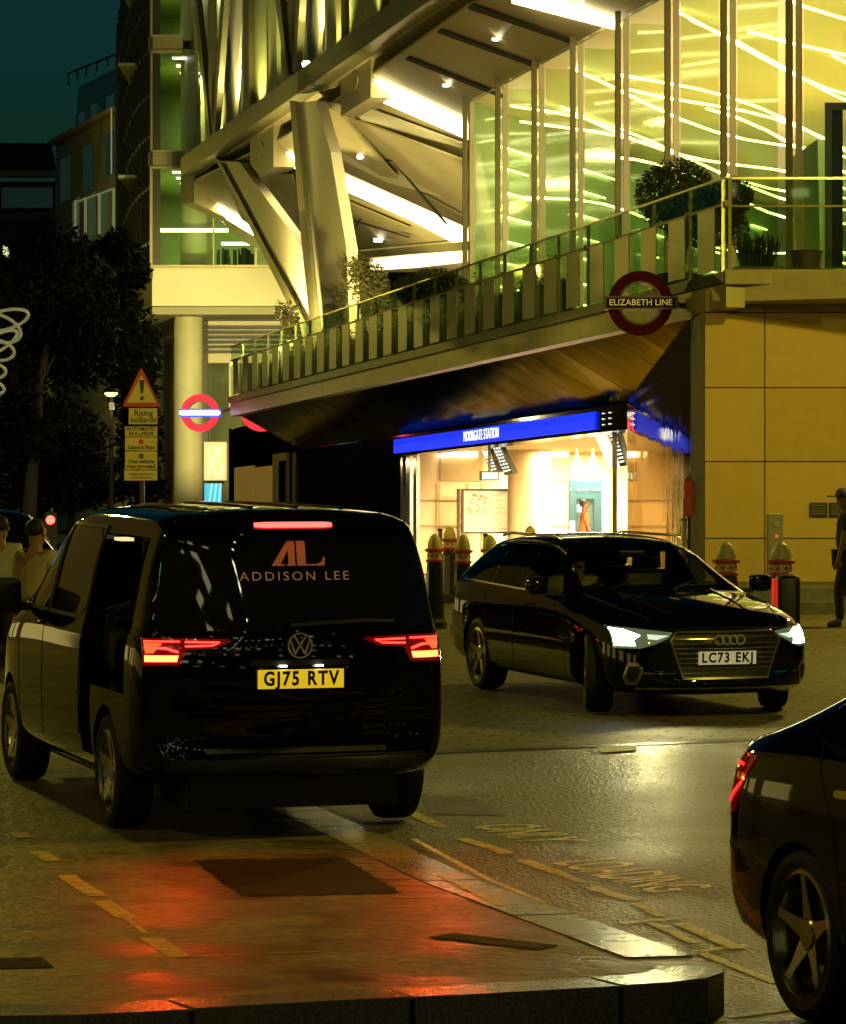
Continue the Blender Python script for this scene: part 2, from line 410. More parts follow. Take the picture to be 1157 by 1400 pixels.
sheet([[tuple(G(575, 1088, zroad)), tuple(G(640, 1090, zroad)), tuple(G(690, 1116, zroad)), tuple(G(588, 1114, zroad))]], zroad, 'gutter_setts', ground_mat('gutter_setts', (0.12, 0.11, 0.09), 0.5, 0.1, 0.8, 40, brick=(0.2, 0.12, 0.012, 14)), top=0.004)
# bright granite slab strip with an iron cover in the side street edge
sheet([[tuple(G(818, 1022)), tuple(G(872, 1020)), tuple(G(868, 1026)), tuple(G(822, 1029))]], gz, 'service_cover', mat('pale_cover', (0.4, 0.38, 0.26), 0.8), top=0.002)
# steps and forecourt
M_step = mat('dark_step_stone', (0.11, 0.105, 0.09), 0.6, noise=0.25, bump=0.2, bscale=30)
fp = MB()
fp.box(4.6, 40, 47.2, 48.0, 0.6, gz(47.2)+0.165); fp.box(4.42, 40, 48.0, 57.9, 0.6, 1.07)
fp.build('steps', M_step)['kind'] = 'structure'
sheet([[(-40, 52), (-18, 52), (60, 52), (60, 240), (-40, 240)]], gz, 'station_forecourt', ground_mat('forecourt_slabs', (0.14, 0.13, 0.11), 0.5, 0.1, 0.3, 40, brick=(0.9, 0.6, 0.012, 12)), top=0.003)
# ================================================================ BUILDINGS
M_stone = mat('sandstone_panel', (0.54, 0.40, 0.12), 0.75, noise=0.05, nscale=5, bump=0.35, bscale=60, island=0.09)
M_stone2 = mat('stone_return', (0.2, 0.19, 0.14), 0.7, noise=0.2, nscale=3)
M_joint = mat('joint_shadow_gap', (0.03, 0.028, 0.02), 0.8)
M_cope = mat('coping_stone', (0.3, 0.27, 0.16), 0.6, noise=0.12, nscale=4)
M_dark = mat('dark_metal', (0.035, 0.035, 0.028), 0.45, 0.5)
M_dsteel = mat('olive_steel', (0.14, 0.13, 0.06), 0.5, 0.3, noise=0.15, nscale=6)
M_cream = mat('cream_cladding', (0.55, 0.52, 0.38), 0.5, noise=0.06, nscale=1.5)
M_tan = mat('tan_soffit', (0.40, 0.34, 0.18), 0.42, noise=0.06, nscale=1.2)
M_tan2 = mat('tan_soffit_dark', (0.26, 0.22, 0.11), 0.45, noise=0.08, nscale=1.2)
M_fasc = mat('canopy_fascia', (0.24, 0.22, 0.09), 0.42, 0.4, noise=0.12, nscale=3)
M_fasc2 = mat('canopy_band', (0.05, 0.05, 0.026), 0.45, 0.4, noise=0.12, nscale=3)
M_blackp = mat('black_polished_panel', (0.012, 0.011, 0.012), 0.06, 0.0, bump=0.06, bscale=0.7, spec=0.9)
M_mirror = mat('polished_dark_steel', (0.5, 0.47, 0.36), 0.04, 1.0, bump=0.35, bscale=1.1)
M_soff = mat('reflective_soffit', (0.06, 0.055, 0.022), 0.10, 1.0, edge=(.20, .18, .07), bump=0.35, bscale=0.8)
M_strip = glow('light_strip', (1.0, 0.84, 0.42), 13.0)
M_strip2 = glow('light_line', (1.0, 0.88, 0.5), 8.0)
M_hall = mat('hall_wall_panel', (0.74, 0.60, 0.36), 0.5, noise=0.04, nscale=2)
M_hall2 = mat('hall_tan_panel', (0.36, 0.27, 0.12), 0.5)
M_glassG = glass('green_glass', (0.84, 0.93, 0.76), extra=0.0)
M_glassC = glass('clear_glass', (0.95, 0.98, 0.90))
M_fin = glass('glass_fin', (0.78, 0.88, 0.58), rough=0.06, extra=0.05)
M_frost = mat('frosted_screen', (0.27, 0.29, 0.20), 0.4, 0.0, noise=0.15, nscale=1.0)
M_chrome = mat('brushed_steel', (0.4, 0.4, 0.34), 0.25, 1.0)

# ---- stone clad wall on the right with joints, coping, plaques and an intercom
sw = thing('stone_wall', 'tall sandstone clad wall with large panels right of the station entrance', 'wall', (6.5, 56, 1.0))
zj = [HC+(740-y)*56/F for y in (395, 427, 530, 631, 736, 812)]
xj = [4.40] + [(x-578.5)*56/F for x in (1046, 1160, 1274)] + [9.2]
pm = MB(); g = 0.009
for i in range(len(xj)-1):
    for j in range(len(zj)-1):
        if i == 0 and j in (1, 3): pass
        pm.box(xj[i]+g, xj[i+1]-g, 56.0, 56.08, max(zj[j+1], 0.9)+g, zj[j]-g)
pm.build('cladding_panel', M_stone, sw)
MB().box(4.42, 9.2, 56.075, 57.9, 0.9, zj[0]-0.01).build('backing_wall', M_joint, sw)
MB().prism([(4.33, 57.95, 0.9), (4.40, 56.02, 0.9), (4.44, 56.1, 0.9), (4.44, 57.95, 0.9)], (0, 0, zj[0]-0.92)).build('return_panel', M_stone2, sw)
# steel plaques
for xa, xb, lab in [(1108, 1132, 'left'), (1135, 1152, 'right')]:
    t = thing('wall_plaque', 'dark metal plaque fixed to the stone wall, %s of the pair beside the walking man' % lab, 'plaque', P((xa+xb)/2, 697, 55.9), group='dark plaques on the stone wall')
    m = MB(); a, b = P(xa, 706, 55.9), P(xb, 687, 55.9)
    m.box(a.x, b.x, 55.94, 55.995, a.z, b.z); m.build('plate', M_dark, t, bevel=0.006)
    m = MB()
    for k in range(4):
        z = a.z+(b.z-a.z)*(0.2+0.2*k); m.box(a.x+0.03, b.x-0.03, 55.932, 55.938, z-0.008, z+0.008)
    m.build('engraved_lines', M_dsteel, t)
ic = thing('intercom_post', 'grey steel intercom post with a round button against the stone wall', 'intercom', P(1061, 790, 53.5))
a, b = P(1050, 795, 53.5), P(1071, 702, 53.5)
MB().box(a.x, b.x, 53.5, 53.7, 1.0, b.z).build('housing', mat('grey_post', (0.2, 0.2, 0.16), 0.4, 0.6), ic, bevel=0.01)
MB().lathe([(0.0, -0.02), (0.045, -0.02), (0.045, 0.01)], P(1062, 717, 53.49), 'y', 16).build('button', M_chrome, ic)
MB().lathe([(0.0, -0.02), (0.02, -0.02), (0.02, 0.01)], P(1062, 733, 53.49), 'y', 12).build('red_lamp', glow('red_led', (1, 0.03, 0.02), 2.0), ic)

# ---- station building (lower level)
st = thing('station_building', 'station building with black polished walls and a blue lit fascia under the long canopy', 'building', (0, 66, 0.9))
ZT, ZM, ZB, ZF, ZC = 5.62, 5.20, 4.17, 3.98, 3.60     # rail, mid rail, glass base, fascia top, canopy bottom (above eye)
S0 = SD(993, 16.0)[0]; S1 = SD(315, 16.0)[0]
m = MB(); m.bb(S0, S1, 16.0, 16.3, ZC, ZF-0.005); m.build('canopy_fascia', M_fasc, st)
m = MB(); m.bb(S0-0.05, S1+0.02, 15.93, 16.3, ZF, ZB-0.02); m.build('canopy_band', M_fasc2, st)
m = MB()
m.hexa([B(S0, 16.3, 3.7), B(S1, 16.3, 3.7), B(S1+3, 27, 3.7), B(S0-8, 27, 3.7)], [B(S0, 16.3, ZB-0.04), B(S1, 16.3, ZB-0.04), B(S1+3, 27, ZB-0.04), B(S0-8, 27, ZB-0.04)])
m.build('terrace_slab', M_cope, st)
# corner coping of the terrace above the stone wall
cx = P(990, 0, 55.2).x
m = MB(); m.box(cx, 9.5, 55.0, 56.3, HC+345*56/F+0.0, HC+(740-368)*55.0/F); m.build('corner_coping', M_cope, st, bevel=0.02)
# fascia: sign box above the opening
SE0 = SD(858, 18.0)[0]; SE1 = SD(520, 18.0)[0]
zft, zfb = 188*68.4/F, 157*68.4/F
s815 = SD(815, 18)[0]; s540 = SD(540, 18)[0]; s560 = SD(560, 18)[0]; s857 = SD(857, 18)[0]
m = MB(); m.bb(SE0, SE1, 18.02, 18.6, zfb-0.05, zft+0.02); m.build('sign_box', M_blackp, st)
bs = MB(); bs.bb(s815, s540, 17.965, 18.01, zfb+0.015, zft-0.07)
bso = bs.build('blue_sign', glow('blue_sign_light', (0.0, 0.03, 1.0), 0.95), st)
smid = SD(660, 18)[0]; zc = (zfb+zft)/2-0.025
ctr = B(smid, 17.955, zc)
text_obj('sign_lettering', 'MOORGATE STATION', glow('sign_white', (0.85, 0.92, 1.0), 2.4), bso, facing(ctr, (-DV.x, -DV.y, 0)), size=0.33, extrude=0.001, bold=0.0, sx=0.98, spacing=1.12)
m = MB()
for i in range(2):
    for j in range(3): 
        s = s815-0.5-i*0.5; m.bb(s-0.05, s, 17.99, 18.015, zfb+0.08+j*0.11, zfb+0.10+j*0.11)
m.build('indicator_lamps', glow('pale_led', (1, 0.9, 0.7), 1.5), st)
# soffit between the canopy edge and the fascia, polished and rippled, in panels
m = MB()
NP = 26
for i in range(NP):
    sa = S0+1+(S1-S0-1)*i/NP; sb = S0+1+(S1-S0-1)*(i+1)/NP-0.015
    rz = random.uniform(-0.012, 0.012)
    m.poly([B(sa, 16.28, ZC+0.03), B(sb, 16.28, ZC+0.03), B(sb, 18.05, zft+0.03+rz), B(sa, 18.05, zft+0.03-rz)])
m.build('soffit_panels', M_soff, st)
# black polished return wall (right of the opening) : mirrors the sign
e0 = Vector((3.90, 68.4)); e1 = Vector((4.335, 57.9))
m = MB(); m.prism([(e0.x, e0.y, 0.86), (e1.x, e1.y, 0.86), (e1.x+0.3, e1.y, 0.86), (e0.x+0.3, e0.y, 0.86)], (0, 0, HC+4.1-0.9)); m.build('polished_return_wall', mat('mirror_black_glass', (0.85, 0.72, 0.38), 0.02, 1.0, edge=(.8, .7, .4), bump=0.25, bscale=0.9, stretch=(1, 1, 0.35)), st)
m = MB(); m.prism([(4.335, 57.95, 0.86), (4.30, 58.9, 0.86), (4.5, 58.9, 0.86), (4.5, 57.95, 0.86)], (0, 0, 4.4)); m.build('dark_jamb', mat('black_jamb', (0.012, 0.012, 0.01), 0.3), st)
# black wall left of the opening
m = MB(); m.bb(SE1-0.1-2.6, SE1, 17.98, 18.4, -0.84, zfb-0.06); m.build('opening_jamb', M_blackp, st)
m = MB()
sL = SD(312, 18)[0]
n = 14
for i in range(n):
    a = SE1+0.02+(sL-SE1)*i/n; b = SE1+(sL-SE1)*(i+1)/n-0.02
    m.bb(a, b, 18.1, 18.3, -0.84, 3.66)
m.build('black_wall_panels', M_blackp, st)
m = MB(); m.bb(SE1, sL+0.1, 18.28, 18.5, -0.84, 3.68); m.build('wall_backing', M_dark, st)
m = MB(); m.bb(sL-0.1, sL+0.5, 18.1, 27, -0.84, 3.68); m.build('end_wall', M_blackp, st)
# bronze lit door leaf and frame in the black wall
def bpbox(mm, xa, xb, yt, zbot, o, th):
    sa, Da = SD(xb, o); sb, Db = SD(xa, o); z = (740-yt)*((Da+Db)/2)/F
    mm.bb(sa, sb, o-th, o, zbot, z)
m = MB(); bpbox(m, 322, 347, 638, -0.84, 18.09, 0.04); bpbox(m, 348.5, 375, 638, -0.84, 18.09, 0.04)
m.build('bronze_door', mat('bronze_door', (0.5, 0.33, 0.07), 0.35, 0.7, emit=(1, .6, .1), es=0.10), st)
m = MB(); bpbox(m, 378, 396, 620, -0.84, 18.06, 0.12); m.build('door_frame', mat('bronze_frame', (0.42, 0.33, 0.1), 0.4, 0.6), st)
m = MB(); bpbox(m, 382, 391, 630, -0.84, 17.935, 0.02); m.build('frame_glass', M_blackp, st)

# ---- entrance hall behind the opening
OH = 27.0
hs0, hs1 = s857-0.0, s560+0.0
SW = hs1+3.0                       # flank wall of the hall facing the camera
zceil = zfb+0.10
MB().bb(hs0-14, SW, 18.3, OH, -0.86, -0.80).build('hall_floor', mat('hall_floor', (0.3, 0.27, 0.2), 0.3), st)
MB().bb(hs0-14, SW, 18.6, OH, zceil, zceil+0.1).build('hall_ceiling', M_hall, st)
MB().bb(hs0-14, SW, OH, OH+0.2, -0.86, zceil+0.1).build('hall_back_wall', M_hall, st)
MB().bb(SW, SW+0.2, 18.4, OH, -0.86, zceil+0.1).build('hall_side_wall', M_hall, st)
# columns, tan panels, light lines (pixel columns on the back wall)
def OD_(x, s):                      # pixel column on the plane of constant s -> (o, depth)
    k = (x-578.5)/F; D = s/(DV.x*k+DV.y); return NV.x*k*D+NV.y*D, D
def wallbox(mm, xa, xb, ya, yb, o, th, off=0.0):
    s = SW-(OH-o)*1.6-off
    oa, Da = OD_(xa, s); ob2, Db = OD_(xb, s); D = (Da+Db)/2
    mm.bb(s-th, s, oa, ob2, (740-yb)*D/F, (740-ya)*D/F)
m = MB(); c = P(724, 700, 90); m.lathe([(0.55, 0), (0.55, 3.2)], (c.x, c.y, 0.9), 'z', 28); m.build('hall_column', M_hall, st, smooth=40)
m = MB(); wallbox(m, 602, 660, 616, 658, OH, 0.03, 0.02); wallbox(m, 745, 782, 616, 657, OH, 0.03, 0.02); m.build('tan_panel', M_hall2, st)
m = MB(); wallbox(m, 600, 652, 617, 625, OH, 0.1, 0.1); wallbox(m, 686, 702, 617, 625, OH, 0.1, 0.1); wallbox(m, 743, 776, 617, 624, OH, 0.1, 0.1)
m.build('light_line', glow('hall_light', (1.0, 0.86, 0.58), 7.0), st)
m = MB()
for x in (600, 640, 660, 700, 745, 777): wallbox(m, x, x+1, 660, 760, OH-0.02, 0.02)
wallbox(m, 560, 630, 683, 684.5, OH-0.02, 0.03); wallbox(m, 560, 780, 718, 719.5, OH-0.02, 0.03)
m.build('panel_joints', M_hall2, st)
# lit pendant cones in the kiosk bay
m = MB()
for x in (789, 811):
    c = P(x, 646, 82.6); m.lathe([(0.17, 0), (0.13, 0.15), (0.05, 0.34), (0.01, 0.55)], c, 'z', 16)
m.build('pendant_light', glow('pendant', (1.0, 0.82, 0.42), 3.0), st, smooth=50)
for s_, o_ in ((hs0+3, 20.5), (hs0+9, 21.0), (hs0+16, 21.5), (hs0+21, 22.5)):
    lamp('AREA', B(s_, o_, zceil-0.05), 2200, (1.0, 0.70, 0.34), 1.6, aim=B(s_, o_, -1), name='hall_lamp')
lamp('AREA', B(hs0+1.8, 18.9, zceil-0.12), 900, (1.0, 0.74, 0.36), 1.0, aim=B(hs0+1.8, 19.2, -1), name='hall_lamp')
# glazing of the opening: posts and low handrail line
m = MB()
for x in (562, 571, 840): 
    s, D = SD(x, 18.15); m.bb(s-0.03, s+0.03, 18.12, 18.2, -0.84, zfb-0.06); m.build('glazing_post', M_chrome, st); m = MB()

# map board in its frame
mb = thing('map_board', 'framed white local area map board inside the station entrance', 'map', BP(666, 728, 20.5))
sM = SW-1.2
oa, Da = OD_(634, sM); ob2, Db = OD_(699, sM); D = (Da+Db)/2
zt_, zb_ = (740-671)*D/F, (740-727)*D/F
MB().bb(sM, sM+.08, oa, ob2, zb_, zt_).build('panel', mat('map_paper', (0.75, 0.68, 0.5), 0.4, noise=0.05, nscale=6, emit=(1, .85, .55), es=0.22), mb)
m = MB(); m.bb(sM-.04, sM+.1, oa-.05, oa, zb_-.05, zt_+.05); m.bb(sM-.04, sM+.1, ob2, ob2+.05, zb_-.05, zt_+.05); m.bb(sM-.04, sM+.1, oa, ob2, zt_, zt_+.05); m.bb(sM-.04, sM+.1, oa, ob2, zb_-.05, zb_)
m.bb(sM-.02, sM+.1, oa-.16, oa-.09, -0.84, zt_+.05); m.build('frame', M_dark, mb)
rm = random.Random(4); W_ = ob2-oa
for nm_, cc_, n_ in (('map_print', (0.55, 0.42, 0.25), 22), ('map_shapes', (0.5, 0.27, 0.16), 8), ('map_parks', (0.36, 0.42, 0.2), 7)):
    m = MB()
    for k in range(n_):
        o = rm.uniform(oa+.08, oa+W_*.45); z = rm.uniform(zb_+(zt_-zb_)*.42, zt_-.12); r = rm.uniform(.02, .07); dd = .003+.0006*k+(.02 if nm_ != 'map_print' else 0)
        m.bb(sM-dd-.002, sM-dd, o, o+r*1.4, z, z+r)
    m.build(nm_, mat(nm_, cc_, .5), mb)
m = MB()
for k in range(15):
    z = zt_-.12-k*.06; m.bb(sM-.004, sM-.001, oa+W_*.55, oa+W_*rm.uniform(.65, .95), z-.006, z+.006)
m.build('legend_lines', mat('grey_ink', (0.4, 0.36, 0.27), 0.5), mb)
MB().bb(sM, sM+.06, ob2-.02, ob2+.04, -0.84, zb_-.05).build('leg', M_dark, mb)

# departure screens hung from the ceiling, seen edge-on, sloping
def screens(name, lab, quads, o, mats, drop_x, grp=None):
    t = thing(name, lab, 'screen', BP(quads[0][0][0], quads[0][0][1], o), group=grp)
    for q, mm, nm in zip(quads, mats, ('display', 'display')):
        pts = [BP(x, y, o) for x, y in q]
        MB().prism(pts, (NV.x*0.12, NV.y*0.12, 0)).build(nm, mm, t)
        # rows of glowing text
        if mm is M_scr:
            b = MB()
            A, Bq, C, D4 = pts
            for r in range(9):
                for c in range(3):
                    u0 = 0.12+0.28*c; u1 = u0+random.uniform(0.12, 0.22); v0 = 0.06+r*0.1; v1 = v0+0.05
                    f = lambda u, v: A.lerp(Bq, u).lerp(D4.lerp(C, u), v)-Vector((NV.x, NV.y, 0))*0.01
                    b.poly([f(u0, v0), f(u1, v0), f(u1, v1), f(u0, v1)])
            b.build('display_text', glow('screen_text', (0.8, 0.9, 0.75), 1.6), t)
    p = BP(drop_x, quads[0][0][1], o+0.06)
    MB().tube([p, (p.x, p.y, HC+zceil)], 0.03).build('hanger', M_dark, t)
M_scr = mat('screen_face', (0.015, 0.02, 0.02), 0.2, emit=(.3, .5, .5), es=0.02)
M_scrw = glow('screen_lit', (1, .93, .7), 1.1)
screens('departure_screen', 'pair of tilted dark departure boards hanging left of centre in the hall', [[(655, 607), (665, 605), (682, 645), (672, 648)], [(671, 606), (682, 604), (702, 647), (690, 650)]], 20.0, [M_scr, M_scr], 668)
screens('departure_screen', 'pair of tilted boards, one blank and lit, hanging by the corner of the entrance', [[(811, 589), (819, 588), (842, 637), (832, 640)], [(830, 587), (842, 585), (857, 636), (848, 638)]], 19.2, [M_scrw, M_scr], 830)
t = thing('monitor', 'small white lit monitor hanging below the left departure boards', 'monitor', BP(670, 650, 20.4))
sQ = SW-6.0; oa, Da = OD_(657, sQ); ob2, Db = OD_(683, sQ); D = Da
MB().bb(sQ, sQ+.1, oa, ob2, (740-657)*D/F, (740-644)*D/F).build('casing', M_dark, t)
MB().bb(sQ-.02, sQ-.002, oa+.04, ob2-.04, (740-655)*D/F, (740-646)*D/F).build('lit_screen', glow('monitor_light', (.75, .95, .8), 1.2), t)
MB().bb(sQ+.03, sQ+.08, (oa+ob2)/2-.03, (oa+ob2)/2+.03, (740-644)*D/F, zceil).build('hanger', M_dark, t)
# ticket kiosk, blue, with lettering
kk = thing('ticket_kiosk', 'tall blue ticket gate kiosk panel behind the staff member in orange', 'kiosk', BP(798, 740, 22.4))
o_ = 22.4
m = MB(); wallbox(m, 777, 822, 656, 682, o_, 0.1); m.build('header', mat('kiosk_blue', (0.012, 0.06, 0.10), 0.4, emit=(0.05, .3, .4), es=0.05), kk)
m = MB(); wallbox(m, 777, 787, 682, 760, o_, 0.1); wallbox(m, 811, 822, 682, 760, o_, 0.1); m.build('upright', MATS['kiosk_blue'], kk)
m = MB(); wallbox(m, 787, 811, 682, 760, o_, 0.05); m.build('recess', mat('kiosk_dark', (0.03, 0.07, 0.08), 0.4), kk)
m = MB(); wallbox(m, 779, 786, 712, 732, o_, 0.02, 0.11); wallbox(m, 789, 795, 690, 700, o_, 0.02, 0.11); m.build('lit_screen', glow('kiosk_screen', (0.7, 0.95, 1.0), 1.8), kk)
sK = SW-(OH-o_)*1.6-0.12; om, Dm = OD_(799.5, sK)
text_obj('lettering', 'Tap in. Tap out. Cashback.', glow('kiosk_text', (.9, .95, 1), 0.8), kk, facing(B(sK, om, (740-669)*Dm/F), (NV.x, NV.y, 0)), size=0.115, extrude=0.002, sx=0.9)
m = MB(); wallbox(m, 777, 822, 645, 655, o_, 0.08); m.build('lit_header', glow('kiosk_header', (1, .7, .35), 0.9), kk)
# beige poster board right of the kiosk
pb = thing('poster_board', 'plain beige board standing behind the entrance glass right of the kiosk', 'board', BP(845, 760, 18.6))
m = MB(); wallbox(m, 833, 856, 680, 728, 19.4, 0.06); m.build('panel', mat('beige_board', (0.33, 0.27, 0.13), 0.5), pb)
m = MB(); wallbox(m, 836, 837.5, 728, 775, 19.4, 0.05); wallbox(m, 852, 853.5, 728, 775, 19.4, 0.05); m.build('leg', M_dark, pb)
# red emergency panel on the dark wall
rp = thing('red_panel', 'narrow dull red emergency panel on the dark wall left of the stone corner', 'panel', P(943, 705, 57.5))
a, b = P(936.5, 706, 57.3), P(949, 657, 57.3)
MB().box(a.x, b.x, 57.3, 57.36, a.z, b.z).build('plate', mat('dull_red', (0.32, 0.04, 0.02), 0.5, emit=(.6, .05, .02), es=0.06), rp, bevel=0.008)
MB().box(a.x+0.04, b.x-0.04, 57.29, 57.298, a.z+0.1, b.z-0.25).build('notice', mat('dull_red2', (0.5, 0.12, 0.06), 0.5), rp)
MB().box((a.x+b.x)/2-0.02, (a.x+b.x)/2+0.02, 57.33, 57.36, 0.88, a.z).build('post', M_dark, rp)

# ================================================================ BALUSTRADE
ba = thing('glass_balustrade', 'long glass balustrade with frosted strips along the terrace edge', 'balustrade', (0, 70, 5.8))
m = MB(); m.bb(S0, S1, 16.0, 16.05, ZT-0.03, ZT); m.box(cx-0.02, 9.4, 55.28, 55.33, HC+ZT-0.035, HC+ZT)
m.build('top_rail', mat('rail_steel', (0.35, 0.34, 0.2), 0.3, 0.9), ba)
m = MB(); m.bb(S0, S1, 16.0, 16.04, ZM-0.02, ZM+0.02); m.box(cx-0.02, 9.4, 55.28, 55.32, HC+(740-280)*55.1/F-0.015, HC+(740-280)*55.1/F+0.015); m.build('mid_rail', M_dsteel, ba)
pit = 2.15; s = S0
while s < S1-0.3:
    e = min(s+pit, S1)
    MB().bb(s+0.02, e-0.02, 16.015, 16.03, ZB, ZT-0.03).build('glass_panel', M_glassG, ba)
    s = e
s = S0+0.5; 
while s < S1-0.6:
    MB().bb(s, s+0.92, 15.96, 15.98, ZB+0.03, ZM-0.03).build('frosted_strip', M_frost, ba)
    s += 1.68
tp = thing('added_trough', 'long dark trough of low plants added behind the frosted strips to darken their gaps', 'planter', B(80, 16.9, ZB))
ST_ = SD(770, 16.9)[0]
MB().bb(ST_, S1-1, 16.7, 17.1, ZB-.03, ZM-.22).build('trough', M_dark, tp)  # dark trough added so the gaps between the strips stay dark
m = MB(); rt_ = random.Random(31)
for k in range(6000):
    s_ = rt_.uniform(ST_, S1-1.1); hgt = .18+.16*math.sin(s_*1.3)+.12*math.sin(s_*3.7); c_ = B(s_, 16.9+rt_.gauss(0, .14), ZM-.22+abs(rt_.gauss(0, 1))*max(.05, hgt)*.7)
    a_ = Vector((rt_.gauss(0, 1), rt_.gauss(0, 1), rt_.gauss(0, .7))).normalized(); b_ = a_.cross(Vector((.3, .2, 1))).normalized()
    q_ = rt_.uniform(.03, .06); m.poly([c_-a_*q_, c_-b_*q_*.5, c_+a_*q_, c_+b_*q_*.5])
m.build('low_planting', mat('trough_leaf', (.05, .07, .015), .6, col2=(.02, .03, .008), nscale=3, spec=.1), tp)
m = MB(); s = S0+0.02
while s < S1:
    m.bb(s-0.03, s+0.03, 15.98, 16.08, ZM-0.05, ZM+0.05); m.bb(s-0.015, s+0.015, 16.035, 16.09, ZB-0.02, ZT-0.02); s += pit
m.build('clamps', M_dsteel, ba)
for i in range(3):
    MB().box(cx+0.02+i*1.5, cx+1.48+i*1.5, 55.29, 55.305, HC+(740-366)*55.1/F, HC+ZT-0.035).build('glass_panel', M_glassG, ba)
MB().box(cx-0.03, cx+0.03, 55.27, 55.33, HC+4.1, HC+ZT-0.035).build('corner_post', M_chrome, ba)

# ================================================================ OFFICE BUILDING ABOVE
ob = thing('office_building', 'glass office building with raked white columns and lit folded soffit above the terrace', 'building', (0, 90, 5.8))
# main edge beam
b0 = SD(247, 18)[0]; b1 = SD(760, 18)[0]
kt, kb_ = 0.7395, 0.7045
Zt, Zb = kt*90250/F, kb_*90250/F
m = MB(); m.bb(b1, b0, 18.0, 18.5, Zb, Zt); m.build('edge_beam', M_fasc, ob)
# corner return of the beam, going back to the right
cb = B(b0, 18.0, 0)
def XY(x, D): return Vector(((x-578.5)*D/F, D))
r0 = B(b0, 18, 0); rA = Vector((r0.x, r0.y)); 
rB = B(b0+1.5, 24.5, 0); rB = Vector((rB.x, rB.y))
zl0 = (740-278)*rA.y/F
m = MB()
m.hexa([(rA.x, rA.y, HC+zl0), (rA.x+0.5, rA.y-0.3, HC+zl0), (rB.x, rB.y-0.5, HC+9.6), (rB.x, rB.y, HC+9.6)],
       [(rA.x, rA.y, HC+Zt-0.01), (rA.x+0.5, rA.y-0.3, HC+Zt-0.01), (rB.x, rB.y-0.5, HC+10.6), (rB.x, rB.y, HC+10.6)])
m.build('corner_return', M_fasc, ob)
m = MB(); m.bb(b1, b0, 18.5, 19.5, Zb-0.02, Zb+0.1); m.build('beam_underside', M_tan, ob)
m = MB(); m.bb(b1, b0-1, 19.45, 19.75, Zb-0.75, Zb-0.1); m.build('recessed_girder', M_dark, ob)
# folded soffit plane and its ribs, lit strips and facets
def sp(name, pts, mm, dz=0.0, th=0.06, dzs=None):
    q = [SP(x, y, dz=(dz if dzs is None else dz+dzs[i])) for i, (x, y) in enumerate(pts)]
    return MB().prism(q, (0, 0, th)).build(name, mm, ob)
sp('soffit', [(262, 250), (392, 186), (505, 105), (640, 8), (760, -40), (960, -40), (860, 22), (640, 146), (640, 372), (430, 372), (330, 330)], M_tan, dz=0.12)
sp('light_strip', [(510, 110), (640, 172), (640, 191), (510, 134)], M_strip, dz=-0.02)
sp('light_strip', [(378, 202), (398, 214), (640, 318), (640, 342), (560, 300), (398, 228), (378, 226)], M_strip, dz=-0.02)
sp('light_strip', [(281, 275), (330, 303), (420, 356), (424, 366), (330, 312), (281, 282)], M_strip, dz=-0.02)
sp('light_strip', [(505, 358), (560, 350), (640, 344), (640, 358), (570, 366), (505, 370)], glow('strip_soft', (1.0, 0.84, 0.42), 2.2), dz=-0.03)
sp('light_strip', [(700, -14), (760, 6), (850, 36), (846, 42), (700, 4)], M_strip, dz=-0.04)
sp('facet', [(436, 140), (505, 150), (640, 200), (640, 222), (470, 155)], M_cream, dz=-0.05)
sp('facet', [(432, 142), (470, 155), (545, 245), (520, 240), (440, 192)], M_tan2, dz=-0.04, dzs=[0, 0, -0.3, -0.2, 0])  # darker tan puts a triangular shade into the facet's colour
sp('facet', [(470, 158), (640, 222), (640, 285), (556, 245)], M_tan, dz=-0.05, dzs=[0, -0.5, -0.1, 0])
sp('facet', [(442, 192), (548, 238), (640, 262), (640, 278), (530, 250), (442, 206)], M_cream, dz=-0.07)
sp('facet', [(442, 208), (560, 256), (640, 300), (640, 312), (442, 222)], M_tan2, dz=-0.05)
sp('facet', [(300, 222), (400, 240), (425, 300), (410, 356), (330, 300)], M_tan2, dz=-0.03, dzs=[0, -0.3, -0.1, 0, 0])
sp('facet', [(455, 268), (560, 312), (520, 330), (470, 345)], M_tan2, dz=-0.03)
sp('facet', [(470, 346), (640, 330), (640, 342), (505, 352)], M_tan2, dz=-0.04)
sp('rib', [(478, 152), (483, 152), (614, 308), (608, 306)], M_joint, dz=-0.075, th=0.02)
sp('rib', [(520, 219), (640, 216), (640, 217.5), (522, 221)], M_joint, dz=-0.08, th=0.02)
sp('rib', [(462, 345), (492, 300), (494, 300), (465, 345)], M_joint, dz=-0.06, th=0.02)
sp('rib', [(430, 284), (470, 297), (560, 324), (560, 325.5), (470, 299), (430, 286)], M_joint, dz=-0.06, th=0.02)
sp('ceiling_joint', [(555, 82), (690, 136), (694, 133), (560, 78)], M_joint, dz=0.05, th=0.04)
sp('ceiling_joint', [(640, 12), (780, 60), (784, 56), (646, 6)], M_joint, dz=0.05, th=0.04)
sp('ceiling_joint', [(598, 45), (735, 94), (739, 91), (604, 41)], M_joint, dz=0.05, th=0.04)
m = MB()
for x, y in ((678, 55), (790, 10), (610, 118)):
    p = SP(x, y, dz=-0.02); m.lathe([(0.0, 0), (0.09, 0), (0.09, 0.05)], p, 'z', 14)
m.build('downlight', glow('downlight', (1, 0.9, 0.6), 9.0), ob)
m = MB()
for x, y in ((495, 214), (517, 328)):
    p = SP(x, y, dz=-0.16); m.box(p.x-0.14, p.x+0.14, p.y-0.2, p.y+0.2, p.z-0.05, p.z+0.04)
m.build('spotlight', glow('spot_fitting', (1, 0.92, 0.7), 5.0), ob, bevel=0.02)
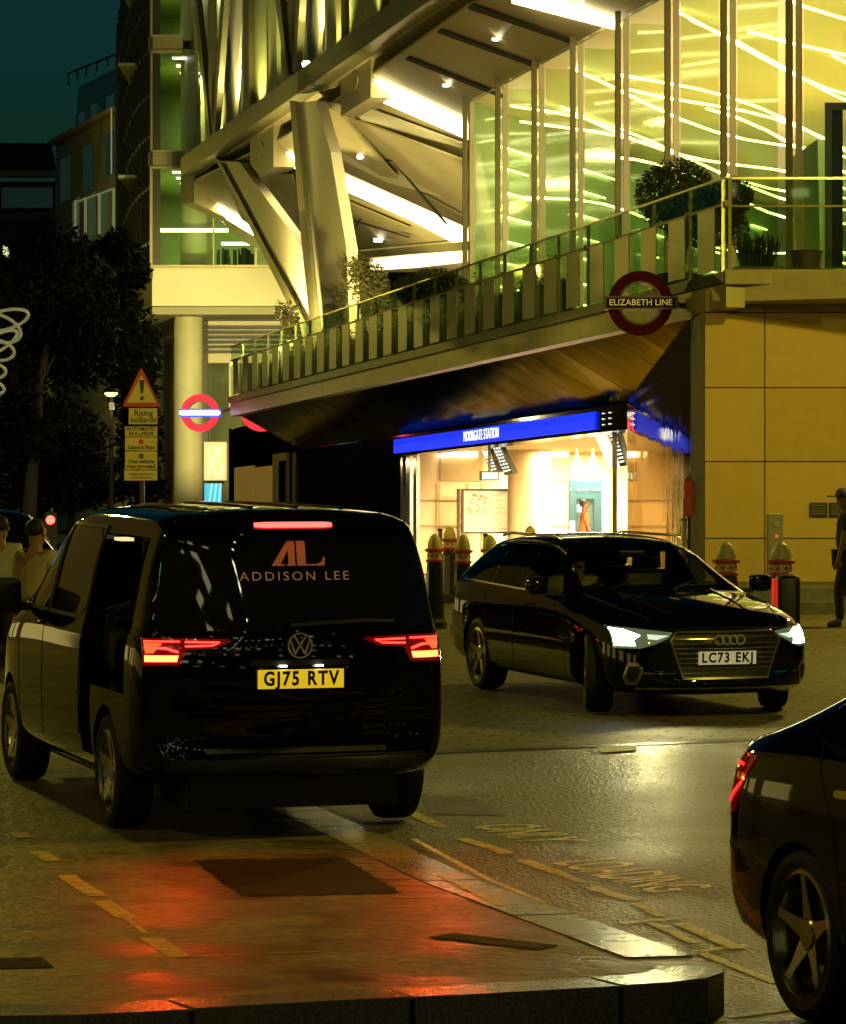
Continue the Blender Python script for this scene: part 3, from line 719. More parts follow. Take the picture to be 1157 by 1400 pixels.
# node boxes below the beam
for xa, xb, ya, yb in ((466, 507, 86, 138), (342, 374, 182, 232)):
    a = BP(xa, ya, 18.6); 
    s1_, D1 = SD(xa, 18.6); s0_, D0 = SD(xb, 18.6)
    z0_, z1_ = (740-yb)*D0/F+0.1, (740-ya)*D1/F
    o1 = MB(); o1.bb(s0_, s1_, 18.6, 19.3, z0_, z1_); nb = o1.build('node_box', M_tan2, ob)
    c = B((s0_+s1_)/2, 18.57, (z0_+z1_)/2)
    q = MB(); pts = [c+Vector((-DV.x, -DV.y, 0))*math.cos(t*math.pi/12)*0.42+Vector((0, 0, 1))*math.sin(t*math.pi/12)*0.24 for t in range(24)]
    q.prism(pts, (NV.x*0.04, NV.y*0.04, 0)); q.build('disc', M_fasc, nb)
# raked columns (V) below the beam
def flat_member(name, pts, o, th, mm, parent=ob, bev=0):
    return MB().prism([BP(x, y, o) for x, y in pts], (NV.x*th, NV.y*th, 0)).build(name, mm, parent)
M_col = mat('raked_column_paint', (0.62, 0.56, 0.36), 0.5, noise=0.05, nscale=0.8)
c1 = flat_member('raked_column', [(297, 218), (328, 222), (420, 348), (432, 400), (440, 520), (432, 520), (425, 458)], 18.4, 0.3, M_col)
flat_member('side_shade_strip', [(293, 214), (300, 219), (428, 460), (436, 540), (428, 540), (412, 452)], 18.28, 0.11, M_dsteel, None or ob)  # dark strip drawn in place of the column's shaded left side
c2 = flat_member('raked_column', [(402, 140), (432, 138), (452, 208), (474, 340), (478, 441), (478, 520), (438, 520), (426, 400), (414, 300)], 17.9, 0.3, M_col)
flat_member('side_shade_strip', [(396, 137), (403, 139), (441, 520), (432, 520), (412, 330)], 17.78, 0.11, M_dsteel)
# uplight onto the columns from the terrace
lamp('SPOT', BP(505, 440, 17.2), 6500, (1, 0.82, 0.32), 0.1, aim=BP(445, 280, 18.2), spot=70, name='column_uplight')
lamp('SPOT', BP(400, 470, 16.9), 3800, (1, 0.80, 0.30), 0.1, aim=BP(380, 330, 18.4), spot=80, name='column_uplight')
for xx in (262, 290, 330, 360, 400, 440, 490, 540):
    pz_ = BP(xx, 0, 18.12); pz_.z = HC+Zt+0.12
    lamp('SPOT', pz_, 750, (1, 0.88, 0.26), 0.08, aim=pz_+Vector((NV.x*0.9, NV.y*0.9, 5.5)), spot=120, blend=1.0, name='facade_fill_spot')  # unseen spots added on the beam to brighten the upper facade
# unseen spots added above the terrace to brighten the facade and the soffit
for xx, e_ in ((345, 5200), (470, 4200), (600, 3200), (720, 2200)):
    pz_ = BP(xx, 470, 16.9); pz_.z = HC+ZB+0.5
    lamp('SPOT', pz_, e_*1.1, (1, 0.84, 0.30), 0.2, aim=pz_+Vector((NV.x*2.0, NV.y*2.0, 7.5)), spot=110, blend=1.0, name='added_fill_spot')
# terrace back wall
m = MB(); a = SD(640, 24)[0]; b = SD(400, 24)[0]; m.bb(a-6, b+30, 24.0, 24.3, 4.13, 8.6); m.build('terrace_back_wall', M_cream, ob)
# upper facade, above the beam, vertical plane o = 18.7
OU = 18.8
M_pgreen = mat('pale_facade_panel', (0.38, 0.40, 0.20), 0.5, noise=0.06, nscale=1)
M_dlt = mat('dim_inner_wall', (0.20, 0.21, 0.09), 0.55, noise=0.1, nscale=1)
flat_member('facade_backing', [(248, 236), (248, -40), (660, -40), (660, -2), (541, 10), (462, 62)], 19.9, 0.1, M_dlt)
def strip(xa, xb, xc, xd, yb, mm, name, o=OU, th=0.12, yt=-30):   # top from xa..xb, bottom from xc..xd at y = yb
    return flat_member(name, [(xa, yt), (xb, yt), (xd, yb), (xc, yb)], o, th, mm)
strip(247, 263, 247, 271, 212, M_pgreen, 'facade_panel')
strip(274, 284, 281, 287, 196, M_cream, 'facade_panel', o=19.3)
strip(272.5, 273.5, 272.5, 273.5, 205, M_joint, 'panel_joint', o=18.7, th=0.02)
strip(262, 266, 285, 289, 196, M_dsteel, 'brace', o=18.5, th=0.2)
strip(284, 288.5, 286, 290.5, 196, M_dsteel, 'mullion', o=18.55, th=0.2)
strip(304, 309, 289, 293, 190, M_dsteel, 'brace', o=18.5, th=0.2)
strip(308, 335, 293, 319, 184, M_cream, 'raked_column', o=19.1)
strip(332, 337, 329, 332, 172, M_joint, 'shadow_gap', o=19.0)
strip(334, 340, 333, 341, 160, M_dsteel, 'mullion', o=18.6, th=0.2)
strip(340, 364, 341, 365.5, 142, M_pgreen, 'facade_panel')
strip(366.5, 377, 367.5, 380, 128, M_pgreen, 'facade_panel')
strip(372, 380, 390, 394, 102, M_dsteel, 'brace', o=18.5, th=0.2)
strip(392, 398, 392.5, 399, 100, M_dsteel, 'mullion', o=18.6, th=0.2)
strip(406, 412, 400, 404, 98, M_dsteel, 'brace', o=18.5, th=0.2)
strip(412, 443, 404, 433, 92, M_cream, 'raked_column', o=19.1)
strip(443.5, 447, 444, 447.5, 72, M_joint, 'shadow_gap', o=19.0)
strip(447.5, 459, 448, 459.5, 70, M_pgreen, 'facade_panel')
strip(459.5, 466, 460, 467, 60, M_dsteel, 'mullion', o=18.6, th=0.2)
strip(466, 499, 467, 499, 55, M_pgreen, 'facade_panel')
strip(500, 517, 500, 517, 30, M_pgreen, 'facade_panel')
strip(517.5, 522, 518, 523, 20, M_dsteel, 'mullion', o=18.6, th=0.2)
strip(523, 545, 523, 545, 14, M_cream, 'facade_panel')
for x, y in ((306.5, 176), (419, 86)):
    p = BP(x, y, 18.45); 
    f_ = MB(); f_.lathe([(0.0, 0.0), (0.11, 0.0), (0.13, 0.1), (0.08, 0.16), (0.0, 0.17)], p-Vector((0, 0, .1)), 'z', 14); f_.build('uplight_fitting', glow('uplight', (1, .93, .65), 12.0), ob)
    p2 = BP(x, y, 18.60)
    lamp('SPOT', p2+Vector((0, 0, 0.05)), 900, (1, 0.86, 0.45), 0.04, aim=p2+Vector((NV.x*0.55, NV.y*0.55, 3.2)), spot=70, name='facade_uplight')
m = MB()
for x in (388.7, 391): 
    for k in range(10): 
        p = BP(x+0.15*k, -4+k*4.2, 18.9); m.box(p.x-0.04, p.x+0.04, p.y-0.04, p.y+0.04, p.z-0.03, p.z+0.03)
m.build('bulkhead_lights', glow('bulkhead', (1, .9, .6), 4.0), ob)

# ---- double height glazed lobby right of x = 640
OG = 20.0; ZG = 11.15; ZLF = 4.12
gs = [SD(x, OG)[0] for x in (640, 685, 735, 788, 850, 918, 995, 1085, 1190)]
ggs = SD(1190, OG)[0]
for i in range(len(gs)-1):
    MB().bb(gs[i+1]+0.06, gs[i]-0.06, OG, OG+0.03, ZLF, ZG).build('glass_pane', M_glassC, ob)
for s in gs:
    MB().bb(s-0.04, s+0.035, OG-0.14, OG-0.02, ZLF, ZG+0.15).build('mullion', M_dsteel, ob)
    MB().bb(s-0.035, s+0.0, OG+0.04, OG+0.16, ZLF, ZG).build('mullion_trim', M_cream, ob)
    MB().bb(s-0.02, s+0.01, OG+0.2, OG+1.0, ZLF, ZG-0.1).build('glass_fin', M_fin, ob)
sA, sB_ = ggs-3, gs[0]
OD = 58.0
# lobby shell: floor, warm ceiling, back wall, left end wall
def shell(name, z0, z1, mm, o0=OG+0.1, s_far=sB_+60):
    m = MB(); m.hexa([B(sA-20, o0, z0), B(sB_, o0, z0), B(s_far, OD, z0), B(sA-20, OD, z0)], [B(sA-20, o0, z1), B(sB_, o0, z1), B(s_far, OD, z1), B(sA-20, OD, z1)])
    return m.build(name, mm, ob)
shell('lobby_floor', ZLF-0.15, ZLF-0.05, mat('lobby_floor', (0.35, 0.33, 0.22), 0.25))
M_lceil = mat('lobby_ceiling', (0.62, 0.46, 0.20), 0.35, noise=0.04, nscale=0.3)
shell('lobby_ceiling', ZG+0.0, ZG+0.2, M_lceil)
m = MB(); m.bb(sA-20, sB_+60, OD, OD+0.3, ZLF-0.1, ZG+0.1); m.build('lobby_back_wall', M_lceil, ob)
m = MB(); m.prism([B(sB_+0.05, OG+0.1, ZLF-0.1), B(sB_+0.3, OG+0.1, ZLF-0.1), B(sB_+60.2, OD, ZLF-0.1), B(sB_+60, OD, ZLF-0.1)], (0, 0, ZG-ZLF+0.1)); m.build('lobby_end_wall', mat('lobby_green_wall', (0.22, 0.36, 0.16), 0.3), ob)
# light lines running away across the ceiling, stepping down gently
ldir = Vector((0.42, 0.907)); rnd = random.Random(3)
def line3(p0, L, z0, z1, r, name, mm, n=14):
    pts = []
    for i in range(n+1):
        t = i/n; p = p0+ldir*L*t
        pts.append(Vector((p.x, p.y, HC+z0+(z1-z0)*t+0.24*math.sin(t*9+p0.y*.7))))
    MB().tube(pts, r, 6).build(name, mm, ob, smooth=60)
starts = []
for i in range(13):
    s = gs[0]-1.5-i*2.5-(i % 2)*(-1.6)
    p = B(s, OG+0.8, 0); starts.append(Vector((p.x, p.y)))
for i, p in enumerate(starts):
    line3(p, 34, ZG-0.25-0.35*(i % 3), ZG-0.45-0.35*(i % 3), 0.034, 'ceiling_light_line', M_strip2)
for i in range(4):
    p = B(gs[0]-2-i*8.1, OG+0.9, 0)
    line3(Vector((p.x, p.y)), 26, ZG-2.5, ZG-2.6, 0.03, 'ceiling_light_line', M_strip2)
# broad luminous beam
q0, q1 = P(915, 38, 80), P(1200, 146, 92)
MB().prism([q0, q1, q1+Vector((0, 0, 0.42)), q0+Vector((0, 0, 0.36))], (0.6, 1.6, 0)).build('luminous_beam', glow('lum_beam', (1, 0.9, 0.55), 2.6), ob)
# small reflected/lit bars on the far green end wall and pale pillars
M_pill = mat('lobby_pillar', (0.5, 0.52, 0.28), 0.4)
for x, D_, r_ in ((875, 106, 0.4), (765, 118, 0.4)):
    X = (x-578.5)*D_/F; MB().lathe([(r_, 0), (r_, ZG-ZLF)], (X, D_, HC+ZLF-0.05), 'z', 20).build('lobby_pillar', M_pill, ob, smooth=40)
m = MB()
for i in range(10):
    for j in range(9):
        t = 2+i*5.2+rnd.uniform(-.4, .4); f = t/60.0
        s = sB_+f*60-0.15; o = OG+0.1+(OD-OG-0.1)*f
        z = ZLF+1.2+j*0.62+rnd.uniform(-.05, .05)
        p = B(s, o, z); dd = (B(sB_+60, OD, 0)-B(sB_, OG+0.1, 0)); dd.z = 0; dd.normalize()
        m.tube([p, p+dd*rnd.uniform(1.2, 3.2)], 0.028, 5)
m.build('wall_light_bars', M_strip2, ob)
for s_, o_, e_ in ((gs[1], 27, 950), (gs[3], 29, 950), (gs[5], 28, 850), (gs[7], 27, 800), (gs[4], 42, 2000)):
    lamp('AREA', B(s_, o_, ZLF+0.6), e_, (1, 0.66, 0.28), 3.0, aim=B(s_, o_, 20), name='lobby_floor_fill')  # unseen area lights added near the floor to brighten the lobby
for s_, o_ in ((gs[2], 24), (gs[6], 24)):
    lamp('AREA', B(s_, o_, ZG-1.2), 600, (1, 0.74, 0.36), 2.0, aim=B(s_, o_, 0), name='lobby_ceiling_fill')  # unseen area lights added under the ceiling for more lobby brightness
# dark plant room / furniture at far right of the lobby
flat_member('lobby_door_frame', [(1128, 140), (1160, 140), (1160, 150), (1138, 150), (1138, 366), (1128, 366)], 20.4, 0.2, M_dark)
flat_member('lobby_screen', [(1083, 215), (1118, 190), (1122, 366), (1083, 366)], 22.5, 0.2, mat('blue_grey_screen', (0.15, 0.22, 0.18), 0.3), ob)
# ================================================================ CORNER BUILDING (left, beyond the canopy)
M_cslab = mat('white_render', (0.62, 0.56, 0.36), 0.6, noise=0.06, nscale=0.6)
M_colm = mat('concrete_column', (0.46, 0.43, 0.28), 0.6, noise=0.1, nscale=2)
M_ddark = mat('dark_curtain_wall', (0.06, 0.06, 0.04), 0.25, 0.3)
M_frm = mat('champagne_frame', (0.42, 0.37, 0.2), 0.4, 0.5)
cbd = thing('corner_building', 'curved corner office block on a round column with lit floors and a white band', 'building', (-7, 131, 0.9))
def fb(mm, xa, xb, ya, yb, D, th=0.3):        # frontal box between pixel bounds at depth D
    a, b = P(xa, yb, D), P(xb, ya, D); mm.box(a.x, b.x, D, D+th, a.z, b.z); return mm
fb(MB(), 208, 470, 366, 418, 130, 6).build('white_band', M_cslab, cbd)
m = MB(); fb(m, 205, 470, 362, 365.5, 129.9, .4); fb(m, 205, 208.5, 229, 362, 129.9, .3); fb(m, 205, 250, 227, 230, 129.9, .3); fb(m, 348, 352, 290, 362, 129.9, .3); fb(m, 291, 293, 290, 362, 130.0, .2)
fb(m, 206, 208.5, 70, 208, 129.9, .3); fb(m, 206, 250, 68, 72, 129.9, .3); fb(m, 206, 250, 205, 208, 129.9, .3); fb(m, 206, 250, 47, 50, 129.9, .3); fb(m, 206, 208.5, -30, 47, 129.9, .3)
m.build('window_frame', M_frm, cbd)
for ya, yb in ((208.5, 226.5), (50.5, 67.5)): fb(MB(), 203, 250, ya, yb, 130, 1).build('spandrel', mat('spandrel_tan', (0.3, 0.26, 0.12), 0.5), cbd)
for ya, yb in ((230, 362), (72, 205), (-30, 47)):
    fb(MB(), 208.5, 348 if ya == 230 else 247, ya, yb, 130.1, .03).build('window_glass', M_glassG, cbd)
# lit interiors: floors, ceilings, ceiling lights, inner column, clutter
for yt, yb, nm in ((228, 364, 0), (70, 207, 1), (-40, 49, 2)):
    zt, zb = HC+(740-yt)*130/F, HC+(740-yb)*130/F
    m = MB(); m.box(-9.75, 2, 130.3, 134, zt, zt+0.12); m.box(-11.4, 2, 134, 142, zt, zt+0.12); m.box(-9.75, 2, 130.3, 142, zb-0.1, zb); m.box(-11.4, 2, 142, 142.2, zb, zt); m.build('office_interior', mat('office_wall', (0.28, 0.32, 0.13), 0.6, noise=0.2, nscale=0.8), cbd)
    m = MB()
    for k in range(5):
        for j in range(3): m.box(-9.2+j*1.5, -8.4+j*1.5, 131.5+k*2.1, 131.8+k*2.1, zt-0.06, zt-0.01)
    m.build('ceiling_light', glow('office_light', (1, .93, .62), 3.5), cbd)
    lamp('AREA', (-8.2, 135, zt-0.2), 900, (0.85, 1.0, 0.4), 2.0, aim=(-8.2, 135, 0), name='office_lamp')
lamp('SPOT', (-4.5, 112, 6.0), 17000, (1, 0.86, 0.28), 0.3, aim=(-8.2, 132, 6.3), spot=66, blend=1.0, name='added_fill_spot')  # unseen spot added to brighten the white band and round column
MB().lathe([(0.6, 0), (0.6, 3.4)], (-8.35, 132.2, HC+(740-362)*130/F), 'z', 20).build('inner_column', M_colm, cbd, smooth=40)
m = MB(); fb(m, 208.5, 312, 312, 317, 131.0, .15); m.build('light_line', glow('office_line', (1, .92, .6), 3.0), cbd)
m = MB(); rr = random.Random(5)
for k in range(16):
    x = rr.uniform(296, 344); y = rr.uniform(338, 352); fb(m, x, x+rr.uniform(2, 7), y, 362, 134+rr.random(), .4)
m.build('office_furniture', M_dark, cbd)
m = MB(); fb(m, 303, 345, 331, 334, 135, .3); m.build('desk_light', M_strip2, cbd)
# round column and one behind
MB().lathe([(0.53, 0), (0.53, 9.42), (0.6, 9.5)], (P(257.5, 0, 132).x, 132, 0.86), 'z', 32).build('round_column', M_colm, cbd, smooth=40)
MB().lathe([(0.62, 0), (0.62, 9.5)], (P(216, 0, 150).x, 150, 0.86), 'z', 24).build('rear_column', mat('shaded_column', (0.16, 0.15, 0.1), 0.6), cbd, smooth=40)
# curved dark side going back along the street
path = [(-9.85, 130.0), (-10.9, 131.5), (-12.0, 134.5), (-12.9, 140), (-13.4, 150), (-13.8, 165)]
path = [P(208, 0, 130), P(196, 0, 132.5), P(182, 0, 137), P(170, 0, 146), P(162, 0, 158), P(160, 0, 172)]
path = [Vector((p.x, p.y)) for p in path]
def curvewall(name, z0, z1, mm, th=0.3, off=0.0, sub=None):
    m = MB()
    for i, (a, b) in enumerate(zip(path, path[1:])):
        if sub and i not in sub: continue
        t = (b-a).normalized(); nn = Vector((-t.y, t.x))
        if nn.x > 0: nn = -nn
        a2, b2 = a+nn*off, b+nn*off
        m.prism([(a2.x, a2.y, z0), (b2.x, b2.y, z0), (b2.x-nn.x*th, b2.y-nn.y*th, z0), (a2.x-nn.x*th, a2.y-nn.y*th, z0)], (0, 0, z1-z0))
    return m.build(name, mm, cbd)
zz = lambda y, D=140: HC+(740-y)*D/F
curvewall('side_wall', zz(418, 130), zz(-60), M_ddark)
for y in (20, 60, 115, 172, 225, 290, 360): curvewall('side_transom', zz(y)-0.06, zz(y)+0.06, mat('side_frame', (0.06, 0.06, 0.045), 0.4, 0.5), off=0.06, th=0.05)
m = MB()
for i, (a, b) in enumerate(zip(path, path[1:])):
    for k in range(3):
        p = a.lerp(b, k/3); m.box(p.x-0.09, p.x+0.03, p.y-0.08, p.y+0.02, zz(405), zz(-60))
m.build('side_mullion', MATS['side_frame'], cbd)
m = MB()
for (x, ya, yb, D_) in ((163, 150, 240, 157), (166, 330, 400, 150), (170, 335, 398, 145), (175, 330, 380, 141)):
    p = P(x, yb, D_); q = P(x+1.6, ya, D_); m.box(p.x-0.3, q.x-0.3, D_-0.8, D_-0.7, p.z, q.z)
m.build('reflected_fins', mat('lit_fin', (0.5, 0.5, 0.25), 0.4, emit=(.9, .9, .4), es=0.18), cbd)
# curved underside
m = MB()
zc_ = zz(418, 130)
top = [Vector((p.x, p.y, zc_)) for p in path]
m.prism([Vector((P(208, 0, 130).x, 130.2, zc_-0.3))]+[Vector((p.x+0.15, p.y+0.1, zc_-0.3)) for p in path[1:]]+[Vector((-4, 172, zc_-0.3)), Vector((-4, 130.2, zc_-0.3))], (0, 0, 0.28)).build('underside', mat('underside', (0.3, 0.28, 0.17), 0.6), cbd)
# recessed wall below the band: louvres, glazing, poster, blue screen
fb(MB(), 277, 284, 424, 700, 133.5, .3).build('recess_post', M_dark, cbd)
fb(MB(), 277, 470, 424, 438, 133, .4).build('lintel', M_dark, cbd)
m = MB(); 
for k in range(6): fb(m, 279, 470, 446.5+k*6.6, 449.5+k*6.6, 133.3, .3)
m.build('louvre', M_dark, cbd)
fb(MB(), 279, 470, 436, 486, 133.8, .2).build('louvre_backing', mat('lit_plaster', (0.5, 0.44, 0.25), 0.6, emit=(1, .8, .4), es=0.12), cbd)
fb(MB(), 280, 470, 486, 496, 133.9, .2).build('lit_bulkhead', MATS['lit_plaster'], cbd)
fb(MB(), 280, 330, 496, 604, 134.2, .2).build('shop_glass', mat('shop_glass', (0.10, 0.115, 0.06), 0.1, noise=0.3, nscale=1.2), cbd)
fb(MB(), 313, 326, 487, 560, 134.0, .1).build('pale_post', mat('pale_green_post', (0.4, 0.42, 0.2), 0.5, emit=(.8, .85, .4), es=0.15), cbd)
fb(MB(), 277, 330, 604, 760, 134.3, .2).build('shop_wall', mat('shopwall', (0.12, 0.11, 0.07), 0.6), cbd)
t = thing('wave_poster', 'backlit cream poster with wavy white lines beside the round column', 'poster', P(294, 657, 133))
fb(MB(), 278.5, 310, 604, 657, 133.0, .15).build('panel', mat('poster_cream', (0.5, 0.42, 0.2), 0.5, emit=(1, .74, .34), es=0.42), t, bevel=0.04)
m = MB()
for x in (286, 294, 301):
    m.tube([P(x+2.2*math.sin(k*0.5+x*0.3), 609+k*3.0, 132.96) for k in range(16)], 0.035, 6)
m.build('wave_line', glow('wave_line', (1, .9, .62), 1.0), t)
t = thing('blue_screen', 'glowing turquoise screen under the cream wave poster', 'screen', P(290, 690, 133))
fb(MB(), 278.5, 304, 660, 700, 133.0, .15).build('casing', M_dark, t)
fb(MB(), 279.5, 303, 661, 699, 132.95, .04).build('lit_face', glow('turquoise', (0.08, 0.62, 0.75), 0.85), t)
m = MB()
for k in range(3): m.prism([P(283+k*7, 700, 132.9), P(285+k*7, 700, 132.9), P(291+k*6, 661, 132.9), P(289+k*6, 661, 132.9)], (0, 0.03, 0))
m.build('streaks', glow('turq_light', (0.3, 0.8, 0.9), 1.1), t)

# ================================================================ ROUNDEL SIGNS
def ring(mm, c, right, ro, ri, th, n=48):
    right = Vector(right).normalized(); fw = right.cross(Vector((0, 0, 1)))   # points away from the reader
    fw = -fw if fw.y < 0 else fw
    for k in range(n):
        a0, a1 = 2*math.pi*k/n, 2*math.pi*(k+1)/n
        f = lambda r, a: c+right*r*math.cos(a)+Vector((0, 0, 1))*r*math.sin(a)
        q = [f(ro, a0), f(ro, a1), f(ri, a1), f(ri, a0)]
        mm.prism(q, fw*th)
    bmesh.ops.remove_doubles(mm.bm, verts=mm.bm.verts, dist=1e-5)
    bmesh.ops.delete(mm.bm, geom=[f for f in mm.bm.faces if abs(sum(e.calc_length() for e in f.edges)-2*(ro-ri+th)) < 1e-4], context='FACES_ONLY')
def roundel(name, label, c, ro, ri, bw, bh, mring, mbar, mframe, word, mtext, arm, tsize, th=0.14, grp=None, right=(1, 0, 0)):
    t = thing(name, label, 'sign', c, group=grp)
    rg = Vector(right).normalized(); fw = Vector((-rg.y, rg.x, 0))
    m = MB(); ring(m, c, rg, ro, ri, th); m.build('ring', mring, t, smooth=30)
    m = MB(); ring(m, c+fw*0.01, rg, ri, ri-0.035, th-0.02); m.build('inner_rim', (mat('rim_dark', (0.06, 0.05, 0.03), 0.4) if tsize < .145 and th > .2 else mat('rim_pale', (0.5, 0.45, 0.3), 0.4)), t, smooth=30)
    def br(x0, x1, z0, z1, y0, y1):
        a = [c+rg*x0+fw*y0, c+rg*x1+fw*y0, c+rg*x1+fw*y1, c+rg*x0+fw*y1]
        return [Vector((p.x, p.y, c.z+z0)) for p in a], (0, 0, z1-z0)
    m = MB(); m.prism(*br(-bw, bw, -bh, bh, -0.05, th+0.05)); bar = m.build('bar', mframe, t)
    m = MB(); m.prism(*br(-bw*0.92, bw*0.92, -bh*0.74, bh*0.74, -0.062, -0.052)); m.build('bar_face', mbar, t)
    mt = facing(c-fw*0.068, rg)
    text_obj('lettering', word, mtext, t, mt, size=tsize, extrude=0.003, bold=(0.004 if th < .2 else 0.001))
    m = MB(); m.tube([c+fw*th*0.5+rg*bw*0.9, Vector(arm)], 0.045); m.build('bracket', M_dsteel, t)
    return t
D1 = 104.0
c = P(273.5, 564.5, D1)
roundel('roundel_sign', 'glowing red ring with a lit blue bar in front of the round column', c, 24.5*D1/F*1.06, 17*D1/F, 28*D1/F, 5.5*D1/F,
        glow('roundel_red', (1.0, 0.045, 0.06), 0.85), glow('roundel_white_bar', (0.55, 0.75, 1.0), 1.0), glow('roundel_blue', (0.01, 0.10, 1.0), 1.1),
        'UNDERGROUND', glow('roundel_text', (1, 1, 1), 3.0), B(S1, 16.2, ZC+0.3), 0.155)
D2 = 60.0
D2 = 57.2; c = P(876, 414, D2)
roundel('roundel_sign', 'unlit dark red ring sign reading ELIZABETH LINE at the canopy corner', c, 44*D2/F, 30*D2/F, 51*D2/F, 9*D2/F,
        mat('dark_roundel', (0.05, 0.004, 0.010), 0.85, spec=0.1), mat('roundel_bar_dark', (0.012, 0.01, 0.02), 0.8, spec=0.1), mat('roundel_bar_frame', (0.08, 0.04, 0.06), 0.4),
        'ELIZABETH LINE', mat('cream_letters', (0.75, 0.66, 0.34), 0.5, emit=(1, .85, .4), es=0.08), P(955, 425, 57.9), 0.140, th=.22)
c = BP(357, 561, 17.2)
roundel('roundel_sign', 'glowing red ring tucked under the canopy with only its lower rim showing', c, 0.62, 0.42, 0.66, 0.1,
        MATS['roundel_red'], MATS['roundel_white_bar'], MATS['roundel_blue'], 'UNDERGROUND', MATS['roundel_text'], c+Vector((0, 0, 1.0)), 0.14)
lamp('POINT', P(273, 580, 103), 25, (1, 0.1, 0.15), 0.3, name='roundel_glow')

# ================================================================ WARNING SIGN CLUSTER
M_sign = mat('sign_cream', (0.55, 0.46, 0.2), 0.5, noise=0.12, nscale=6)
M_red = mat('sign_red', (0.42, 0.02, 0.015), 0.45)
M_blk = mat('sign_black', (0.012, 0.012, 0.01), 0.5)
D3 = 60.0
sg = thing('warning_sign', 'triangular exclamation sign above cream rising bollards plates on a pole', 'sign', (P(194, 0, D3).x, D3+0.1, 0.88))
q = lambda x, y, d=0.0: P(x, y, D3+d)
MB().tube([(P(194, 0, D3).x, D3+0.12, 0.88), q(194, 520, 0.12)], 0.04, 12).build('pole', M_dark, sg)
def rtri(apex, bl, br_, r=3.0):
    pts = []
    T = [Vector(apex), Vector(br_), Vector(bl)]
    for i in range(3):
        p, a, b = T[i], T[i-1], T[(i+1) % 3]
        u = (a-p).normalized(); v = (b-p).normalized()
        A, B_ = p+u*r, p+v*r
        for k in range(5):
            t = k/4; pts.append(A*(1-t)**2+p*2*t*(1-t)+B_*t*t)
    return [(v.x, v.y) for v in pts]
MB().prism([q(x, y) for x, y in rtri((193, 502), (167, 556), (219, 556), 4)], (0, 0.03, 0)).build('triangle', M_red, sg)
MB().prism([q(x, y, -0.012) for x, y in rtri((193.5, 512), (173.5, 550.5), (214, 550.5), 2)], (0, 0.01, 0)).build('triangle_face', M_sign, sg)
MB().prism([q(x, y, -0.022) for x, y in [(190.3, 521), (192, 519.5), (196, 519.5), (197.5, 521), (195.6, 538), (192.6, 538)]], (0, 0.008, 0)).build('exclamation_mark', M_blk, sg)
MB().lathe([(0.033, -0.008), (0.033, 0.0)], q(194, 544.5, -0.014), 'y', 16).build('exclamation_dot', M_blk, sg)
for xa, xb, ya, yb in ((176, 215, 558, 580), (171, 215, 583, 597), (171, 215, 598, 616), (171, 215, 617, 642), (170, 215, 643, 657)):
    a, b = q(xa, yb), q(xb, ya); m = MB(); m.box(a.x, b.x, D3, D3+0.02, a.z, b.z); m.build('plate', M_sign, sg, bevel=0.005)
def sgt(tx, x, y, s, bold=0.002, mm=None): text_obj('lettering', tx, mm or M_blk, sg, facing(q(x, y, -0.006), (1, 0, 0)), size=s, extrude=0.002, bold=bold)
sgt('Rising', 196, 565, 0.135); sgt('bollards', 196, 574, 0.135)
sgt('AUTOMATIC', 193, 586.6, 0.085); sgt('BOLLARDS', 193, 593, 0.085); sgt('Cannot Pass', 193, 611.5, 0.09); sgt('One vehicle', 193, 631, 0.09); sgt('may proceed', 193, 637.5, 0.09)
sgt('Loading vehicles only', 193, 648, 0.05, 0); sgt('at all other times', 193, 652.5, 0.05, 0)
MB().lathe([(0.043, -0.01), (0.043, 0.0)], q(193, 604, -0.002), 'y', 18).build('red_disc', M_red, sg)
MB().lathe([(0.043, -0.01), (0.043, 0.0)], q(193, 623.5, -0.002), 'y', 18).build('green_disc', mat('sign_green', (0.02, 0.08, 0.05), 0.5), sg)

# ================================================================ FAR LEFT
M_oldst = mat('old_portland_stone', (0.30, 0.27, 0.18), 0.8, noise=0.25, nscale=0.6)
M_dwin = mat('dim_window', (0.02, 0.03, 0.03), 0.15, noise=0.3, nscale=0.5, emit=(.1, .2, .14), es=0.035)
osb = thing('stone_office', 'old dark stone office block with tall windows and glass roof storey at upper left', 'building', (-22, 200, 0.9))
# facade in a vertical plane receding to the left: from (162,D165) to (74,D215)
pA, pB = P(166, 0, 165), P(74, 0, 215); fa = Vector((pA.x, pA.y)); fb_ = Vector((pB.x, pB.y)); fd = (fb_-fa); fl = fd.length; fd.normalize(); fn = Vector((fd.y, -fd.x))
if fn.y > 0: fn = -fn
def fpt(x, y, off=0.0):
    k = (x-578.5)/F; # intersect ray with facade line
    # fa + fd*t = k*D, D
    D = (fa.x*fd.y-fa.y*fd.x)/(k*fd.y-fd.x)
    p = P(x, y, D); return Vector((p.x+fn.x*off, p.y+fn.y*off, p.z))
def fpr(pts, o0, th, name, mm, parent=osb):
    return MB().prism([fpt(x, y, o0) for x, y in pts], (-fn.x*th, -fn.y*th, 0)).build(name, mm, parent)
fpr([(166, 700), (74, 730), (76, 200), (166, 152)], 0, 4, 'wall', M_oldst)
fpr([(160, 78), (84, 118), (78, 190), (163, 148)], -1.0, 3, 'roof_storey', mat('roof_storey', (0.03, 0.034, 0.03), 0.3, noise=0.3, nscale=0.5))
fpr([(166, 146), (76, 193), (75, 199), (166, 153)], 0.5, 1, 'cornice', M_oldst)
for xs, y0_, y1_ in (((84, 97), 212, 270), ((115, 128), 196, 256), ((146, 157), 178, 236)):
    fpr([(xs[0], y0_+6), (xs[1], y0_), (xs[1], y1_), (xs[0], y1_+8)], 0.05, 0.2, 'window', M_dwin)
